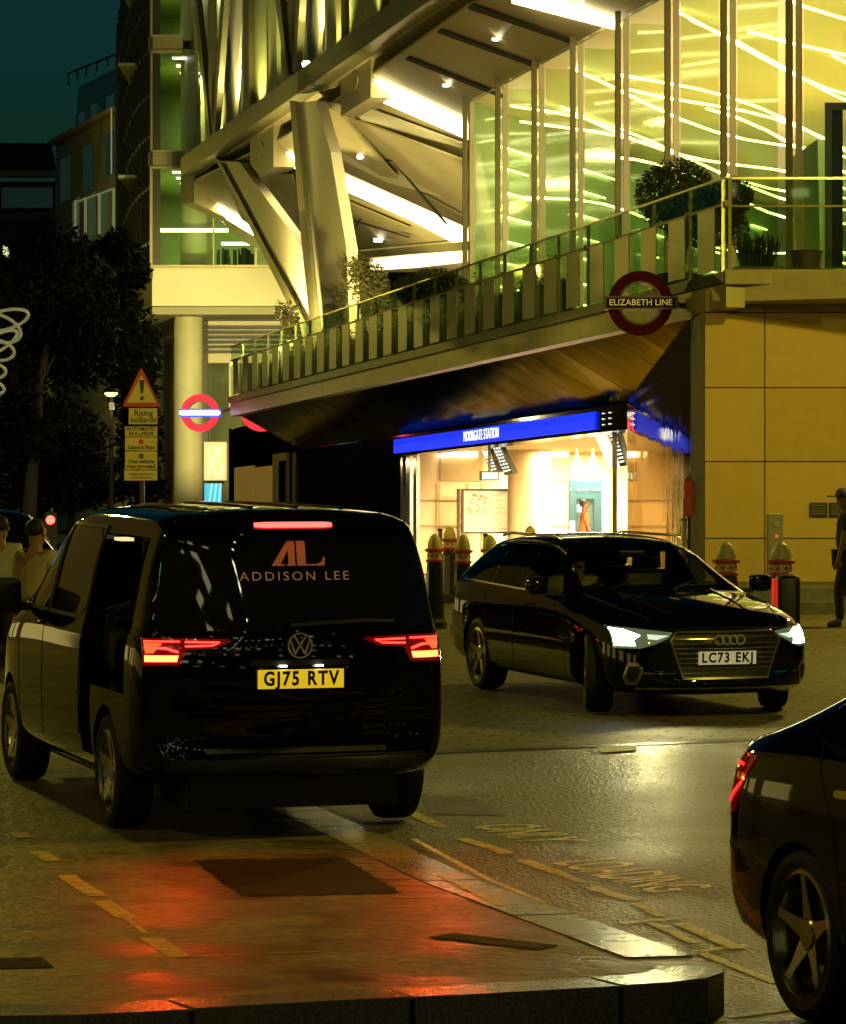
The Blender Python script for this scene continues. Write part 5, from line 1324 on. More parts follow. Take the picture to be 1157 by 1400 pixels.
panel(vbvh, line_poly([(1.06, 1.08), (.40, 1.08), (.40, 1.72), (.52, 1.73), (.66, 1.65), (1.06, 1.10)], .03), 'left', 'window_frame', M_trim, van, off=.010, grid=.06)
panel(vbvh, line_poly([(.34, 1.08), (-.78, 1.08), (-.82, 1.74), (.34, 1.74), (.34, 1.08)], .025), 'left', 'window_frame', M_trim, van, off=.010, grid=.06)
# things seen through the doorway: seat, step, cabin light
m = MB(); m.box(-1.6, -1.1, .59, .72, .85, 1.08); m.box(-1.72, -1.58, .59, .74, .86, 1.52); local(m, 'seat', mat('cabin_fabric', (.03, .028, .025), .8), van, bevel=.04)
m = MB(); m.box(-1.2, -1.0, .70, .78, 1.715, 1.735); local(m, 'cabin_light', glow('cabin_light', (1, .78, .35), .9), van)
m = MB(); m.box(-1.13, -.87, .68, .9, .425, .44); local(m, 'step_plate', M_chr, van, bevel=.004)
m = MB(); m.box(-2.34, 2.1, -.64, .64, .17, .50); m.box(-1.62, -1.50, -.78, .78, .28, .40); local(m, 'underbody', M_trim, van)
# windscreen, roof ribs, sticker, door print
panel(vbvh, [(.72, 1.08), (.58, 1.70), (-.58, 1.70), (-.72, 1.08)], 'front', 'windscreen', M_cglass, van, grid=.1)
for y in (-.42, -.14, .14, .42):
    panel(vbvh, line_poly([(-1.9, y), (-.2, y)], .025), 'top', 'roof_rib', M_paint, van, off=.012, grid=.2)
panel(vbvh, [(.96, 1.36), (.62, 1.44), (.60, 1.62), (.74, 1.56)], 'left', 'sticker', mat('blue_sticker', (.03, .12, .3), .5, emit=(.1, .35, .8), es=.12), van, off=.008, grid=.06)

# ---------------------------------------------------------------- estate car (centre right)
AH = math.pi-R(17.8)
est = car_root('estate_car', 'black estate car facing the camera with bright headlights and a white front plate', 'car', 1.82, 32.28, AH)
ast_ = [(2.42, .30, .52, .60, .52, .60, .58, .50, -.22), (2.36, .22, .62, .72, .70, .78, .75, .62, -.26), (2.22, .18, .70, .80, .80, .88, .85, .70, -.24), (2.0, .17, .76, .86, .84, .92, .89, .74, -.14), (1.46, .18, .83, .935, .86, .943, .91, .76, 0),
        (1.0, .18, .90, .985, .86, .94, .91, .78, 0), (.84, .18, .92, 1.01, .86, .94, .91, .77, 0), (.55, .18, .93, 1.13, .86, .94, .91, .72, 0), (.20, .18, .94, 1.30, .86, .94, .91, .66, 0), (-.10, .18, .95, 1.40, .86, .94, .905, .62, 0),
        (-.5, .18, .955, 1.445, .86, .94, .90, .605, 0), (-1.2, .18, .965, 1.45, .86, .943, .90, .60, 0), (-1.8, .20, .98, 1.41, .86, .94, .90, .58, 0), (-2.1, .22, .99, 1.34, .84, .93, .88, .575, .02), (-2.25, .24, 1.0, 1.22, .83, .91, .87, .60, .06),
        (-2.38, .26, .98, 1.07, .81, .89, .86, .70, .10), (-2.47, .28, .86, .95, .78, .86, .83, .72, .14), (-2.50, .34, .62, .70, .70, .78, .76, .66, .16)]
eb, ebvh = make_body(ast_, [(1.46, .37), (-1.46, .37)], M_paint2, est)
for y in (.81, -.81):
    wheel(est, -1.46, y, .335, .235, 5, M_rim, 0, style=0); wheel(est, 1.46, y, .335, .235, 5, M_rim, R(-18), style=0)
M_wing = glass('car_window_glass', (0.42, 0.46, 0.38), rough=0.01, extra=0.03)
M_screen = glass('windscreen_glass', (0.55, 0.60, 0.50), rough=0.01, extra=0.03)
WS = [(-.70, 1.04), (.70, 1.04), (.60, 1.30), (.54, 1.405), (-.54, 1.405), (-.60, 1.30)]
W1 = [(.66, .985), (-.38, .995), (-.38, 1.375), (-.15, 1.36), (.12, 1.28)]
W2 = [(-.44, .995), (-1.22, 1.005), (-1.22, 1.37), (-.44, 1.38)]
W3 = [(-1.28, 1.005), (-2.02, 1.03), (-1.92, 1.20), (-1.70, 1.33), (-1.28, 1.37)]
def hollow(o, prisms):
    cs = []
    for q in prisms:
        m = MB(); m.prism(*q); bmesh.ops.recalc_face_normals(m.bm, faces=m.bm.faces)
        mc = bpy.data.meshes.new('cut'); m.bm.to_mesh(mc); m.bm.free(); c = bpy.data.objects.new('cut', mc); COL.objects.link(c); cs.append(c)
        md = o.modifiers.new('b', 'BOOLEAN'); md.object = c; md.operation = 'DIFFERENCE'; md.solver = 'EXACT'
    dg = bpy.context.evaluated_depsgraph_get(); dg.update(); po = o.parent; o.parent = None
    dg.update(); me = bpy.data.meshes.new_from_object(o.evaluated_get(dg)); o.modifiers.clear()
    bm = bmesh.new(); bm.from_mesh(me); smooth_by(bm, 38); bm.to_mesh(me); bm.free()
    o.data = me; o.parent = po
    for c in cs: bpy.data.objects.remove(c)
cab = [(.50, -.60, .56), (.50, .60, .56), (.55, .60, .94), (.50, .58, 1.0), (-.12, .50, 1.36), (-.12, -.50, 1.36), (.50, -.58, 1.0), (.55, -.60, .94)]
hollow(eb, [([(-2.0, -.66, .56), (.50, -.66, .56), (.50, .66, .56), (-2.0, .66, .56)], (0, 0, .46)),
            ([(-1.9, -.56, 1.0), (.10, -.56, 1.0), (.10, .56, 1.0), (-1.9, .56, 1.0)], (0, 0, .30)),
            ([(-1.6, -.50, 1.25), (-.10, -.50, 1.25), (-.10, .50, 1.25), (-1.6, .50, 1.25)], (0, 0, .14)),
            ([(1.3, u*.97, v+.0) for u, v in WS], (-1.32, 0, 0))]+
           [([(u, 1.2, v) for u, v in w_], (0, -2.4, 0)) for w_ in (W1, W2, W3)])
panel(ebvh, WS, 'front', 'windscreen', M_screen, est, grid=.06, off=.006, th=.008)
def seat(par, x, y, mm):
    m = MB(); m.box(x-.05, x+.45, y-.24, y+.24, .40, .58); m.prism([(x-.02, y-.23, .52), (x+.12, y-.23, .52), (x-.08, y-.21, 1.14), (x-.17, y-.21, 1.14)], (0, .44, 0)); m.prism([(x-.10, y-.12, 1.15), (x-.02, y-.12, 1.15), (x-.06, y-.11, 1.32), (x-.13, y-.11, 1.32)], (0, .24, 0))
    local(m, 'seat', mm, par, bevel=.03, smooth=60)
M_seatm = mat('seat_leather', (.09, .08, .06), .5)
for x_, y_ in ((-.30, .36), (-.30, -.36), (-1.15, .36), (-1.15, -.36)): seat(est, x_, y_, M_seatm)
m = MB(); m.box(.42, .90, -.64, .64, .70, .96); local(m, 'dashboard', M_trim, est, bevel=.03)
m = MB(); m.tube([(.30+.05*math.sin(k*math.pi/12), -.36+.18*math.cos(k*math.pi/12), .88+.17*math.sin(k*math.pi/12)) for k in range(24)], .014, 8, closed=True); m.tube([(.32, -.52, .88), (.32, -.20, .88)], .014, 6); local(m, 'steering_wheel', M_trim, est, smooth=60)
m = MB(); m.box(.16, .19, -.12, .12, 1.27, 1.33); local(m, 'rear_view_mirror', M_trim, est, bevel=.01)
for side in ('left', 'right'):
    s_ = 1 if side == 'left' else -1
    panel(ebvh, W1, side, 'front_door_window', M_wing, est, off=.005, th=.006)
    panel(ebvh, W2, side, 'rear_door_window', M_wing, est, off=.005, th=.006)
    panel(ebvh, W3, side, 'rear_quarter_window', M_wing, est, off=.005, th=.006)
    panel(ebvh, line_poly([(.72, .972), (-.4, .98), (-2.06, 1.012), (-2.0, 1.16), (-1.74, 1.35), (-1.2, 1.395), (-.3, 1.395), (.1, 1.31), (.72, .975)], .016), side, 'window_trim', M_chr, est, off=.007, grid=.08)
    for pts in ([(.94, .30), (.98, .7), (.80, .94)], [(-.41, .26), (-.40, .97)], [(-1.12, .62), (-1.30, .97)], [(-1.12, .62), (-1.06, .28)]):
        panel(ebvh, line_poly(pts, .01), side, 'panel_seam', M_seam, est, off=.002, th=.004)
    for x in (-.22, -1.05): panel(ebvh, [(x, .82), (x-.2, .82), (x-.2, .795), (x, .795)], side, 'door_handle', M_paint2, est, off=.03, th=.02, smooth_pts=1)
    m = MB(); m.box(.50, .68, s_*.97, s_*1.15, .97, 1.12); local(m, 'door_mirror', M_paint2, est, smooth=60, bevel=.05)
    m = MB(); m.box(.55, .61, s_*.85, s_*.99, .96, 1.0); local(m, 'mirror_arm', M_trim, est)
    m = MB(); m.tube([(-.05, s_*.575, 1.425), (-.2, s_*.575, 1.452), (-1.5, s_*.56, 1.452), (-1.75, s_*.55, 1.42)], .014, 8); local(m, 'roof_rail', M_chr, est, smooth=60)
    panel(ebvh, [(-2.30, .93), (-2.46, .93), (-2.46, .84), (-2.2, .80)], side, 'tail_light', M_redl, est)
    panel(ebvh, line_poly([(-1.0, .24), (1.0, .24)], .03), side, 'sill_trim', M_trim, est, off=.008, grid=.1)
    # headlight: dark lens with hot lamp and brow
    S = lambda pts: [(s_*u, v) for u, v in pts]
    hl = panel(ebvh, S([(.875, .762), (.46, .715), (.50, .67), (.62, .615), (.72, .58), (.875, .578)]), 'front', 'headlight', mat('headlight_lens', (.08, .09, .08), .05, .3, coat=1, emit=(.8, 1, .5), es=.10), est, off=.006, grid=.03)
    iw = 0 if s_ < 0 else .10
    panel(ebvh, S([(.868, .745), (.80-iw, .735), (.71-iw, .69), (.76-iw, .65), (.75-iw, .605), (.868, .60)]), 'front', 'lamp', glow('headlamp', (.82, 1.0, .72), 26), est, off=.012, grid=.03).parent = hl
    panel(ebvh, S([(.66, .70), (.50, .69), (.60, .655), (.66, .66)]), 'front', 'daytime_lamp', glow('drl', (.8, .95, .7), .8), est, off=.012, grid=.03).parent = hl
    panel(ebvh, S([(.80, .46), (.74, .46), (.70, .40), (.74, .27), (.80, .27), (.83, .34)]), 'front', 'side_intake', mat('intake_chrome', (.5, .48, .4), .25, .9), est, off=.010, grid=.03)
    panel(ebvh, S([(.80, .43), (.75, .43), (.725, .40), (.755, .30), (.79, .30), (.81, .35)]), 'front', 'intake_mesh', M_trim, est, off=.015, grid=.03)
    panel(ebvh, line_poly(S([(.70, .375), (.44, .37)]), .010), 'front', 'intake_trim', M_chr, est, off=.01)
    for xx, en in ((2.52, 1500),):
        l = lamp('SPOT', (0, 0, 0), 100, (1.0, .88, .38), .05, spot=95, blend=.8, name='headlamp_beam'); l.parent = est; l.location = (xx, s_*.76, .66); l.rotation_euler = Vector((1, 0, -.10)).to_track_quat('-Z', 'Y').to_euler()
gp = [(-.43, .72), (.43, .72), (.49, .65), (.38, .33), (-.38, .33), (-.49, .65)]
panel(ebvh, gp, 'front', 'grille', M_trim, est, off=.006, grid=.05)
panel(ebvh, line_poly(gp+[gp[0]], .018), 'front', 'grille_frame', mat('satin_frame', (.30, .30, .22), .3, .8), est, off=.014, grid=.05)
for k in range(9):
    z = .375+k*.041; wd = .39+(z-.33)/.32*.09 if z < .65 else .46
    panel(ebvh, line_poly([(-wd, z), (wd, z)], .009), 'front', 'grille_bar', mat('grille_chrome', (.5, .48, .38), .2, 1.0), est, off=.012, grid=.06)
cr = shoot(ebvh, 'front', 0, .655, .03)
m = MB()
for i in range(4):
    y = (i-1.5)*.062
    for k in range(24):
        a0, a1 = 2*math.pi*k/24, 2*math.pi*(k+1)/24
        f = lambda r, a: (cr.x+.004*i, y+r*math.cos(a), .655+r*math.sin(a))
        m.prism([f(.042, a0), f(.042, a1), f(.033, a1), f(.033, a0)], (.012, 0, 0))
local(m, 'badge_rings', mat('satin_badge', (.7, .68, .55), .38, .6), est)
pq = shoot(ebvh, 'front', 0, .50, .02)
plate(est, pq.x+.012, 0, .50, True, .05, 'LC73 EKJ', M_pw)
panel(ebvh, [(-.80, .255), (.80, .255), (.74, .21), (-.74, .21)], 'front', 'front_splitter', M_chr, est, off=.012, grid=.08, smooth_pts=1)
for pts in ([(-.62, .735), (0, .75), (.62, .735)],): panel(ebvh, line_poly(pts, .008), 'front', 'panel_seam', M_seam, est, off=.003, th=.003)
for s_ in (1, -1):
    panel(ebvh, line_poly([(.9, s_*.74), (1.6, s_*.70), (2.1, s_*.58)], .008), 'top', 'panel_seam', M_seam, est, off=.002, th=.003)
    panel(ebvh, line_poly([(.9, s_*.45), (1.5, s_*.42), (2.15, s_*.34)], .02), 'top', 'bonnet_crease', M_paint2, est, off=.010, grid=.1)
m = MB(); m.tube([(.95, .1, 1.02), (.62, .55, 1.13)], .008, 6); m.tube([(.95, -.5, 1.02), (.66, -.05, 1.13)], .008, 6); local(m, 'wiper', M_trim, est)
# ---------------------------------------------------------------- saloon (right edge) and a second saloon in the traffic
def saloon(name, label, x, Y, head, zf, lit, sc=1.0):
    t = car_root(name, label, 'car', x, Y, head, zf)
    ss = [(2.45, .30, .54, .62, .52, .62, .58, .50, -.22), (2.30, .2, .68, .78, .78, .88, .84, .68, -.24), (1.55, .18, .84, .95, .86, .95, .92, .76, 0), (1.0, .18, .92, 1.02, .86, .945, .92, .78, 0), (.45, .18, .95, 1.22, .86, .945, .91, .70, 0), (-.05, .18, .96, 1.42, .86, .945, .90, .62, 0),
          (-.6, .18, .96, 1.46, .86, .945, .90, .60, 0), (-1.1, .18, .97, 1.42, .86, .95, .90, .60, 0), (-1.55, .18, .98, 1.28, .87, .955, .91, .64, 0), (-1.95, .22, .985, 1.10, .86, .95, .90, .72, .0), (-2.2, .25, .97, 1.045, .84, .93, .88, .74, .06), (-2.42, .28, .94, 1.02, .80, .90, .85, .74, .16), (-2.55, .30, .84, .93, .76, .86, .82, .72, .26), (-2.60, .34, .60, .68, .68, .80, .76, .66, .30)]
    sz = pw([(.4, .4), (.66, .76), (.97, 1.10), (1.46, 1.58)]); ss = [(a, b, sz(c), sz(d), e, f_, g_, h_, i_) for a, b, c, d, e, f_, g_, h_, i_ in ss]
    b_, bv = make_body(ss, [(1.5, .385), (-1.5, .385)], M_paint, t); ZM[id(bv)] = sz
    for y in (.815, -.815):
        wheel(t, -1.5, y, .357, .25, 5, M_rimd, 0, style=2, rr=.755); wheel(t, 1.5, y, .357, .25, 5, M_rimd, 0, style=2, rr=.755)
    for side in ('left', 'right'):
        s_ = 1 if side == 'left' else -1
        panel(bv, [(.55, 1.0), (-.38, 1.01), (-.38, 1.38), (-.1, 1.36), (.15, 1.24)], side, 'front_door_window', M_cglass, t, smooth_pts=1)
        panel(bv, [(-.45, 1.01), (-1.25, 1.02), (-1.55, 1.08), (-1.3, 1.26), (-.9, 1.375), (-.45, 1.385)], side, 'rear_door_window', M_cglass, t, smooth_pts=1)
        panel(bv, line_poly([(.6, .985), (-.4, .99), (-1.3, 1.0), (-1.64, 1.07), (-1.36, 1.27), (-.95, 1.40), (-.4, 1.41), (0, 1.37), (.3, 1.2)], .02), side, 'window_trim', M_chr, t, off=.008, grid=.06)
        for pts in ([(-.41, .26), (-.41, .98)], [(-1.08, .40), (-1.16, .72), (-1.42, 1.0)], [(-1.08, .40), (-1.02, .28)], [(-2.02, .55), (-2.28, .60), (-2.5, .62)]):
            panel(bv, line_poly(pts, .01), side, 'panel_seam', M_seam, t, off=.002, th=.004)
        panel(bv, [(-.88, .86), (-1.12, .86), (-1.12, .83), (-.88, .83)], side, 'door_handle', M_chr, t, off=.035, th=.025, smooth_pts=1)
        tl = panel(bv, [(-1.98, .94), (-2.3, .945), (-2.6, .93), (-2.6, .72), (-2.4, .66), (-2.18, .72)], side, 'tail_light', M_redl, t, off=.006, grid=.04)
        for pts, w_ in (([(-2.12, .90), (-2.22, .905)], .012), ([(-2.10, .83), (-2.28, .75)], .014), ([(-2.42, .915), (-2.50, .90), (-2.52, .86)], .03)):
            panel(bv, line_poly(pts, w_), side, 'light_bar', M_redg if lit else glow('side_red', (1, .02, .02), 1.6), t, off=.011, grid=.04).parent = tl
        panel(bv, line_poly([(-2.2, .33), (-2.5, .36)], .02), side, 'bumper_trim', M_trim, t, off=.006)
        S = lambda pts: [(s_*u, v) for u, v in pts]
        tl2 = panel(bv, S([(.86, .90), (.40, .92), (.42, .80), (.86, .76)]), 'rear', 'rear_light', M_redl, t, off=.006, grid=.05)
        panel(bv, line_poly(S([(.80, .86), (.46, .87)]), .03 if lit else .015), 'rear', 'light_bar', M_redg, t, off=.012, grid=.05).parent = tl2
        panel(bv, line_poly(S([(.80, .36), (.50, .34)]), .05), 'rear', 'exhaust', M_chr, t, off=.02, grid=.05)
        m = MB(); m.box(.42, .6, s_*.97, s_*1.14, .99, 1.13); local(m, 'door_mirror', M_paint, t, smooth=60, bevel=.05)
    panel(bv, [(-.58, 1.12), (.58, 1.12), (.52, 1.36), (-.52, 1.36)], 'rear', 'rear_window', M_cglass, t, grid=.1)
    panel(bv, [(-.66, 1.06), (.66, 1.06), (.54, 1.38), (-.54, 1.38)], 'front', 'windscreen', M_cglass, t, grid=.1)
    return t, bv
hm = R(19.5)
mx, my = 1.55, 14.72
rt = Vector((-math.cos(hm), -math.sin(hm))); hd = Vector((math.sin(hm), -math.cos(hm)))
axc = Vector((mx, my))-rt*.93
ctr_ = axc+hd*1.5
sal, sbv = saloon('saloon_car', 'black saloon at the right edge showing its rear wheel and red tail light', ctr_.x, ctr_.y, math.pi-hm, zroad, False)
sal.location.z = zroad(14.7)
sal.rotation_euler = (0, 0, sal.rotation_euler.z)
s2, _ = saloon('saloon_car', 'black saloon in the traffic at the left edge with a glowing red tail light', -4.85, 38.6, R(-8), gz, True)
# ================================================================ BOLLARDS
M_bblk = mat('bollard_black', (0.012, 0.012, 0.011), 0.3, coat=.5)
M_bcap = mat('bollard_cream', (0.48, 0.42, 0.24), 0.45, noise=.12, nscale=9)
M_bred = mat('bollard_red', (0.36, 0.035, 0.015), 0.4)
def bollard(x, ytop, D, label, rs=1.0, hs=1.0, redbody=False):
    X = (x-578.5)*D/F; z0 = gz(D); H = (HC-(ytop-740)*D/F)-z0
    t = thing('bollard', label, 'bollard', (X, D, z0), group='black and cream city bollards with red bands')
    k = H/1.15; r = rs
    L = lambda prof: [(a*r, b*k) for a, b in prof]
    MB().lathe(L([(.15, 0), (.15, .07), (.13, .10), (.118, .12), (.112, .30), (.100, .72), (.092, .80)]), (X, D, z0), 'z', 8).build('shaft', M_bblk, t)
    MB().lathe(L([(.092, .80), (.108, .805), (.108, .832), (.096, .84)]), (X, D, z0), 'z', 24).build('lower_band', M_bred, t, smooth=30)
    nk = MB().lathe(L([(.090, .84), (.090, .925)]), (X, D, z0), 'z', 24).build('neck', M_bcap, t, smooth=30)
    MB().lathe(L([(.094, .925), (.122, .935), (.122, .960), (.094, .97)]), (X, D, z0), 'z', 24).build('upper_band', M_bred, t, smooth=30)
    MB().lathe(L([(.088, .97), (.090, 1.0), (.080, 1.06), (.055, 1.115), (.022, 1.14), (.018, 1.148), (.0, 1.15)]), (X, D, z0), 'z', 16).build('cap', M_bcap, t, smooth=25)
    m = MB()
    for i in range(8):
        a = 2*math.pi*(i+.5)/8; c = Vector((X+math.cos(a)*.091*r, D+math.sin(a)*.091*r, z0+.882*k)); tg = Vector((-math.sin(a), math.cos(a), 0))
        pts = []
        for j in range(10):
            rr = .026 if j % 2 == 0 else .012; b = math.pi*2*j/10+math.pi/2
            pts.append(c+tg*rr*math.cos(b)*r+Vector((0, 0, rr*math.sin(b)*k)))
        m.prism(pts, (math.cos(a)*.004, math.sin(a)*.004, 0))
    m.build('star', M_bred, nk)
bollard(594.5, 729.5, 43.8, 'bollard nearest the black people carrier, left of the estate car')
bollard(633, 730, 42.8, 'bollard touching the rear corner of the estate car, behind it in the view')
bollard(615, 720, 50.5, 'smaller further bollard standing between the two big ones beside the people carrier')
bollard(670, 731, 44.5, 'bollard half hidden behind the tail of the estate car, below the map board')
bollard(725, 718.5, 50.8, 'bollard whose cap alone pokes above the roof of the estate car', .95)
bollard(993, 740, 38.5, 'bollard behind the estate car’s door mirror at the stone wall', 1.25)
bollard(1068, 740, 38.0, 'bollard beside the black bin in front of the stone wall intercom', 1.25)
# slim steel posts near the entrance
for x, yt, D_, lb in ((602, 726, 55, 'thin steel post behind the bollards left of the map board'), (935, 712, 55, 'thin steel post at the dark jamb under the red panel'), (664, 733, 53, 'thin steel post right below the map board')):
    X = (x-578.5)*D_/F; t = thing('steel_post', lb, 'post', (X, D_, .88), group='thin steel posts at the entrance')
    MB().tube([(X, D_, .88), (X, D_, HC+(740-yt)*D_/F)], .035, 12).build('tube', M_chrome, t, smooth=50)
    MB().lathe([(.04, 0), (.04, .03), (.0, .04)], (X, D_, HC+(740-yt)*D_/F), 'z', 14).build('cap', M_dark, t)
# black bin with red stripe
D_ = 36.6; a = P(1059, 786, D_); b = P(1095, 842, D_)
bn = thing('litter_bin', 'black rounded litter bin with a red stripe beside the bollard by the stone wall', 'bin', ((a.x+b.x)/2, D_+.2, gz(D_)))
m = MB(); m.box(a.x+.03, b.x, D_, D_+.35, gz(D_)+.04, a.z); m.build('body', mat('bin_black', (.012, .012, .012), .45), bn, bevel=.06, smooth=60)
MB().box(a.x+.0, a.x+.05, D_+.03, D_+.3, gz(D_)+.1, a.z-.04).build('stripe', mat('bin_red', (.6, .02, .02), .4, emit=(1, .03, .02), es=.35), bn, bevel=.01)
MB().box(a.x+.03, b.x, D_+.02, D_+.33, gz(D_), gz(D_)+.05).build('base', M_dark, bn)
# ================================================================ FOLIAGE
def leafmat(name, c1, c2):
    m = mat(name, c1, .55, col2=c2, nscale=1.7, spec=.05); return m
M_leafd = leafmat('dark_leaf', (.007, .008, .003), (.003, .0035, .0015))
M_leafg = leafmat('box_leaf', (.07, .10, .022), (.03, .045, .012))
M_leafo = leafmat('olive_leaf', (.07, .065, .018), (.03, .03, .01))
M_bark = mat('bark', (.014, .011, .007), .85, bump=.6, bscale=14)
def leaves(bm, c, rx, ry, rz, n, size, rnd, shell=.0, gaps=0.0, seed=0, flat=1.6):
    lob = [(Vector((rnd.gauss(0, 1), rnd.gauss(0, 1), rnd.gauss(0, 1))).normalized(), rnd.uniform(-.22, .22)) for _ in range(14)]
    k = 0
    while k < n:
        d = Vector((rnd.gauss(0, 1), rnd.gauss(0, 1), rnd.gauss(0, 1))).normalized()
        w_ = 1+sum(a*max(0, d.dot(v))**6 for v, a in lob)
        if gaps and any(d.dot(v) > .93 and a < -.08 for v, a in lob) and rnd.random() < gaps: k += 1; continue
        r = (shell+(1-shell)*rnd.random()**.45)*w_*(1+rnd.gauss(0, .03))
        p = c+Vector((d.x*rx*r, d.y*ry*r, d.z*rz*r))
        a = Vector((rnd.gauss(0, 1), rnd.gauss(0, 1), rnd.gauss(0, .6))).normalized(); b = a.cross(d if abs(a.dot(d)) < .95 else Vector((0, 0, 1))).normalized()
        s = size*rnd.uniform(.6, 1.3)
        q = [p-a*s*flat*.5, p-b*s*.32, p+a*s*flat*.5, p+b*s*.32]
        bm.faces.new([bm.verts.new(v) for v in q]); k += 1
def tree(name, label, base, crowns, H, tr, n, size, mleaf, seed, group=None, cat='tree', limbs=6):
    rnd = random.Random(seed); t = thing(name, label, cat, base, group)
    b = Vector(base); m = MB()
    top = Vector(crowns[0][0]); pts = [b+(top-b)*k/6+Vector((rnd.uniform(-1, 1), rnd.uniform(-1, 1), 0))*tr*.5*(k > 0) for k in range(7)]
    m.tube(pts, tr, 10, r2=tr*.3)
    for i in range(limbs):
        c = crowns[i % len(crowns)]; s = pts[3+i % 3]
        e = Vector(c[0])+Vector((rnd.uniform(-.6, .6)*c[1], rnd.uniform(-.6, .6)*c[2], rnd.uniform(-.2, .6)*c[3]))
        m.tube([s, s.lerp(e, .5)+Vector((0, 0, -.08*(e-s).length)), e], tr*.35, 6, r2=tr*.08)
    m.build('trunk', M_bark, t, smooth=60)
    bm = MB(); tot = sum(c[1]*c[3] for c in crowns)
    for c in crowns: leaves(bm.bm, Vector(c[0]), c[1], c[2], c[3], int(n*c[1]*c[3]/tot), size, rnd, shell=.25, gaps=.8)
    bm.build('crown', mleaf, t)
    return t
def crow(x, y, D, rx, rz, dy=0): s = D/F; return (P(x, y, D+dy), rx*s, rx*s*.9, rz*s)
tree('street_tree', 'big dark street tree filling the left edge behind the looping decoration', (P(30, 0, 92).x, 92, gz(92)), [crow(70, 400, 92, 95, 90), crow(5, 520, 92, 60, 110), crow(100, 470, 95, 70, 70), crow(60, 610, 93, 95, 75), crow(150, 370, 96, 50, 50)], 12, .22, 15000, .17, M_leafd, 1)
tree('street_tree', 'dark street tree behind the warning sign, left of the round column', (P(205, 0, 112).x, 112, gz(112)), [crow(180, 500, 112, 42, 90), crow(140, 420, 113, 50, 70), crow(190, 600, 112, 34, 70), crow(160, 345, 114, 26, 35), crow(200, 665, 112, 30, 30)], 12, .2, 8000, .18, M_leafd, 2)
tree('street_tree', 'low dark tree over the traffic signals beyond the people carrier', (P(100, 0, 104).x, 104, gz(104)), [crow(100, 660, 104, 90, 42), crow(40, 680, 105, 60, 30), crow(60, 600, 106, 40, 50)], 9, .16, 6000, .17, M_leafd, 3)
def bush(name, label, cs, n, size, mm, seed, stem=True, cat='shrub'):
    rnd = random.Random(seed); c0 = Vector(cs[0][0]); zt = HC+ZB+.03
    t = thing(name, label, cat, (c0.x, c0.y, zt)); 
    bm = MB(); tot = sum(c[1]*c[3] for c in cs)
    for c in cs: leaves(bm.bm, Vector(c[0]), c[1], c[2], c[3], int(n*c[1]*c[3]/tot), size, rnd, shell=.55)
    bm.build('foliage', mm, t)
    m = MB(); 
    for k in range(5): 
        e = c0+Vector((rnd.uniform(-.5, .5)*cs[0][1], rnd.uniform(-.5, .5)*cs[0][1], 0)); m.tube([(c0.x, c0.y, zt), e], .03, 6, r2=.012)
    m.build('stem', M_bark, t)
    m = MB(); m.lathe([(.34, 0), (.42, .38), (.45, .40), (.43, .42), (.0, .38)], (c0.x, c0.y, zt), 'z', 20); m.build('planter', M_dark, t, smooth=40)
    return t
bush('topiary', 'large round clipped bush behind the glass at the terrace corner', [crow(928, 268, 62, 60, 50), crow(1002, 268, 61, 28, 30), crow(965, 300, 62, 55, 42)], 14000, .055, M_leafg, 5)
bush('shrub', 'low rounded dark bush on the terrace behind the frosted strips', [crow(585, 394, 84, 54, 30), crow(615, 398, 83, 32, 27)], 9000, .065, M_leafg, 6)
tree('olive_tree', 'loose olive tree right of the raked columns on the terrace', (P(500, 0, 96).x, 96, HC+ZB), [crow(498, 392, 96, 34, 42), crow(486, 366, 96, 18, 24), crow(518, 412, 96, 26, 30), crow(478, 420, 96, 20, 26)], 3, .05, 5200, .085, M_leafo, 8, cat='tree')
tree('climbing_shrub', 'wispy shrub trailing around the foot of the left raked column', (P(398, 0, 104).x, 104, HC+ZB), [crow(398, 440, 104, 14, 26), crow(384, 425, 104, 9, 14)], 3, .03, 500, .10, M_leafo, 9, cat='shrub', limbs=3)
# grasses and a round planter at the terrace corner
t = thing('grass_plant', 'tuft of arching grass blades behind the corner glass right of the round bush', 'plant', (P(1035, 0, 57.5).x, 57.5, HC+ZB+.1))
m = MB(); rnd = random.Random(11); gb = P(1035, 366, 57.5)
for k in range(260):
    a = rnd.uniform(0, 6.28); l_ = rnd.uniform(.3, .75); o = gb+Vector((rnd.uniform(-.25, .25), rnd.uniform(-.2, .2), 0)); d = Vector((math.cos(a), math.sin(a), 0))
    p1 = o+d*l_*.3+Vector((0, 0, l_*.7)); p2 = o+d*l_*.75+Vector((0, 0, l_*.75)); sd_ = Vector((-d.y, d.x, 0))*.010
    m.poly([o-sd_, o+sd_, p1+sd_, p1-sd_]); m.poly([p1-sd_, p1+sd_, p2])
m.build('blades', M_leafg, t)
MB().box(gb.x-.4, gb.x+.4, 57.2, 57.8, gb.z-.32, gb.z).build('planter', M_dark, t, bevel=.01)
t = thing('round_planter', 'empty round brown planter behind the corner glass at the right', 'planter', P(1103, 366, 57.5))
MB().lathe([(.22, 0), (.26, .26), (.28, .28), (.25, .28), (.22, .2), (.0, .2)], P(1103, 367, 57.5), 'z', 24).build('pot', mat('brown_pot', (.09, .06, .025), .6), t, smooth=35)
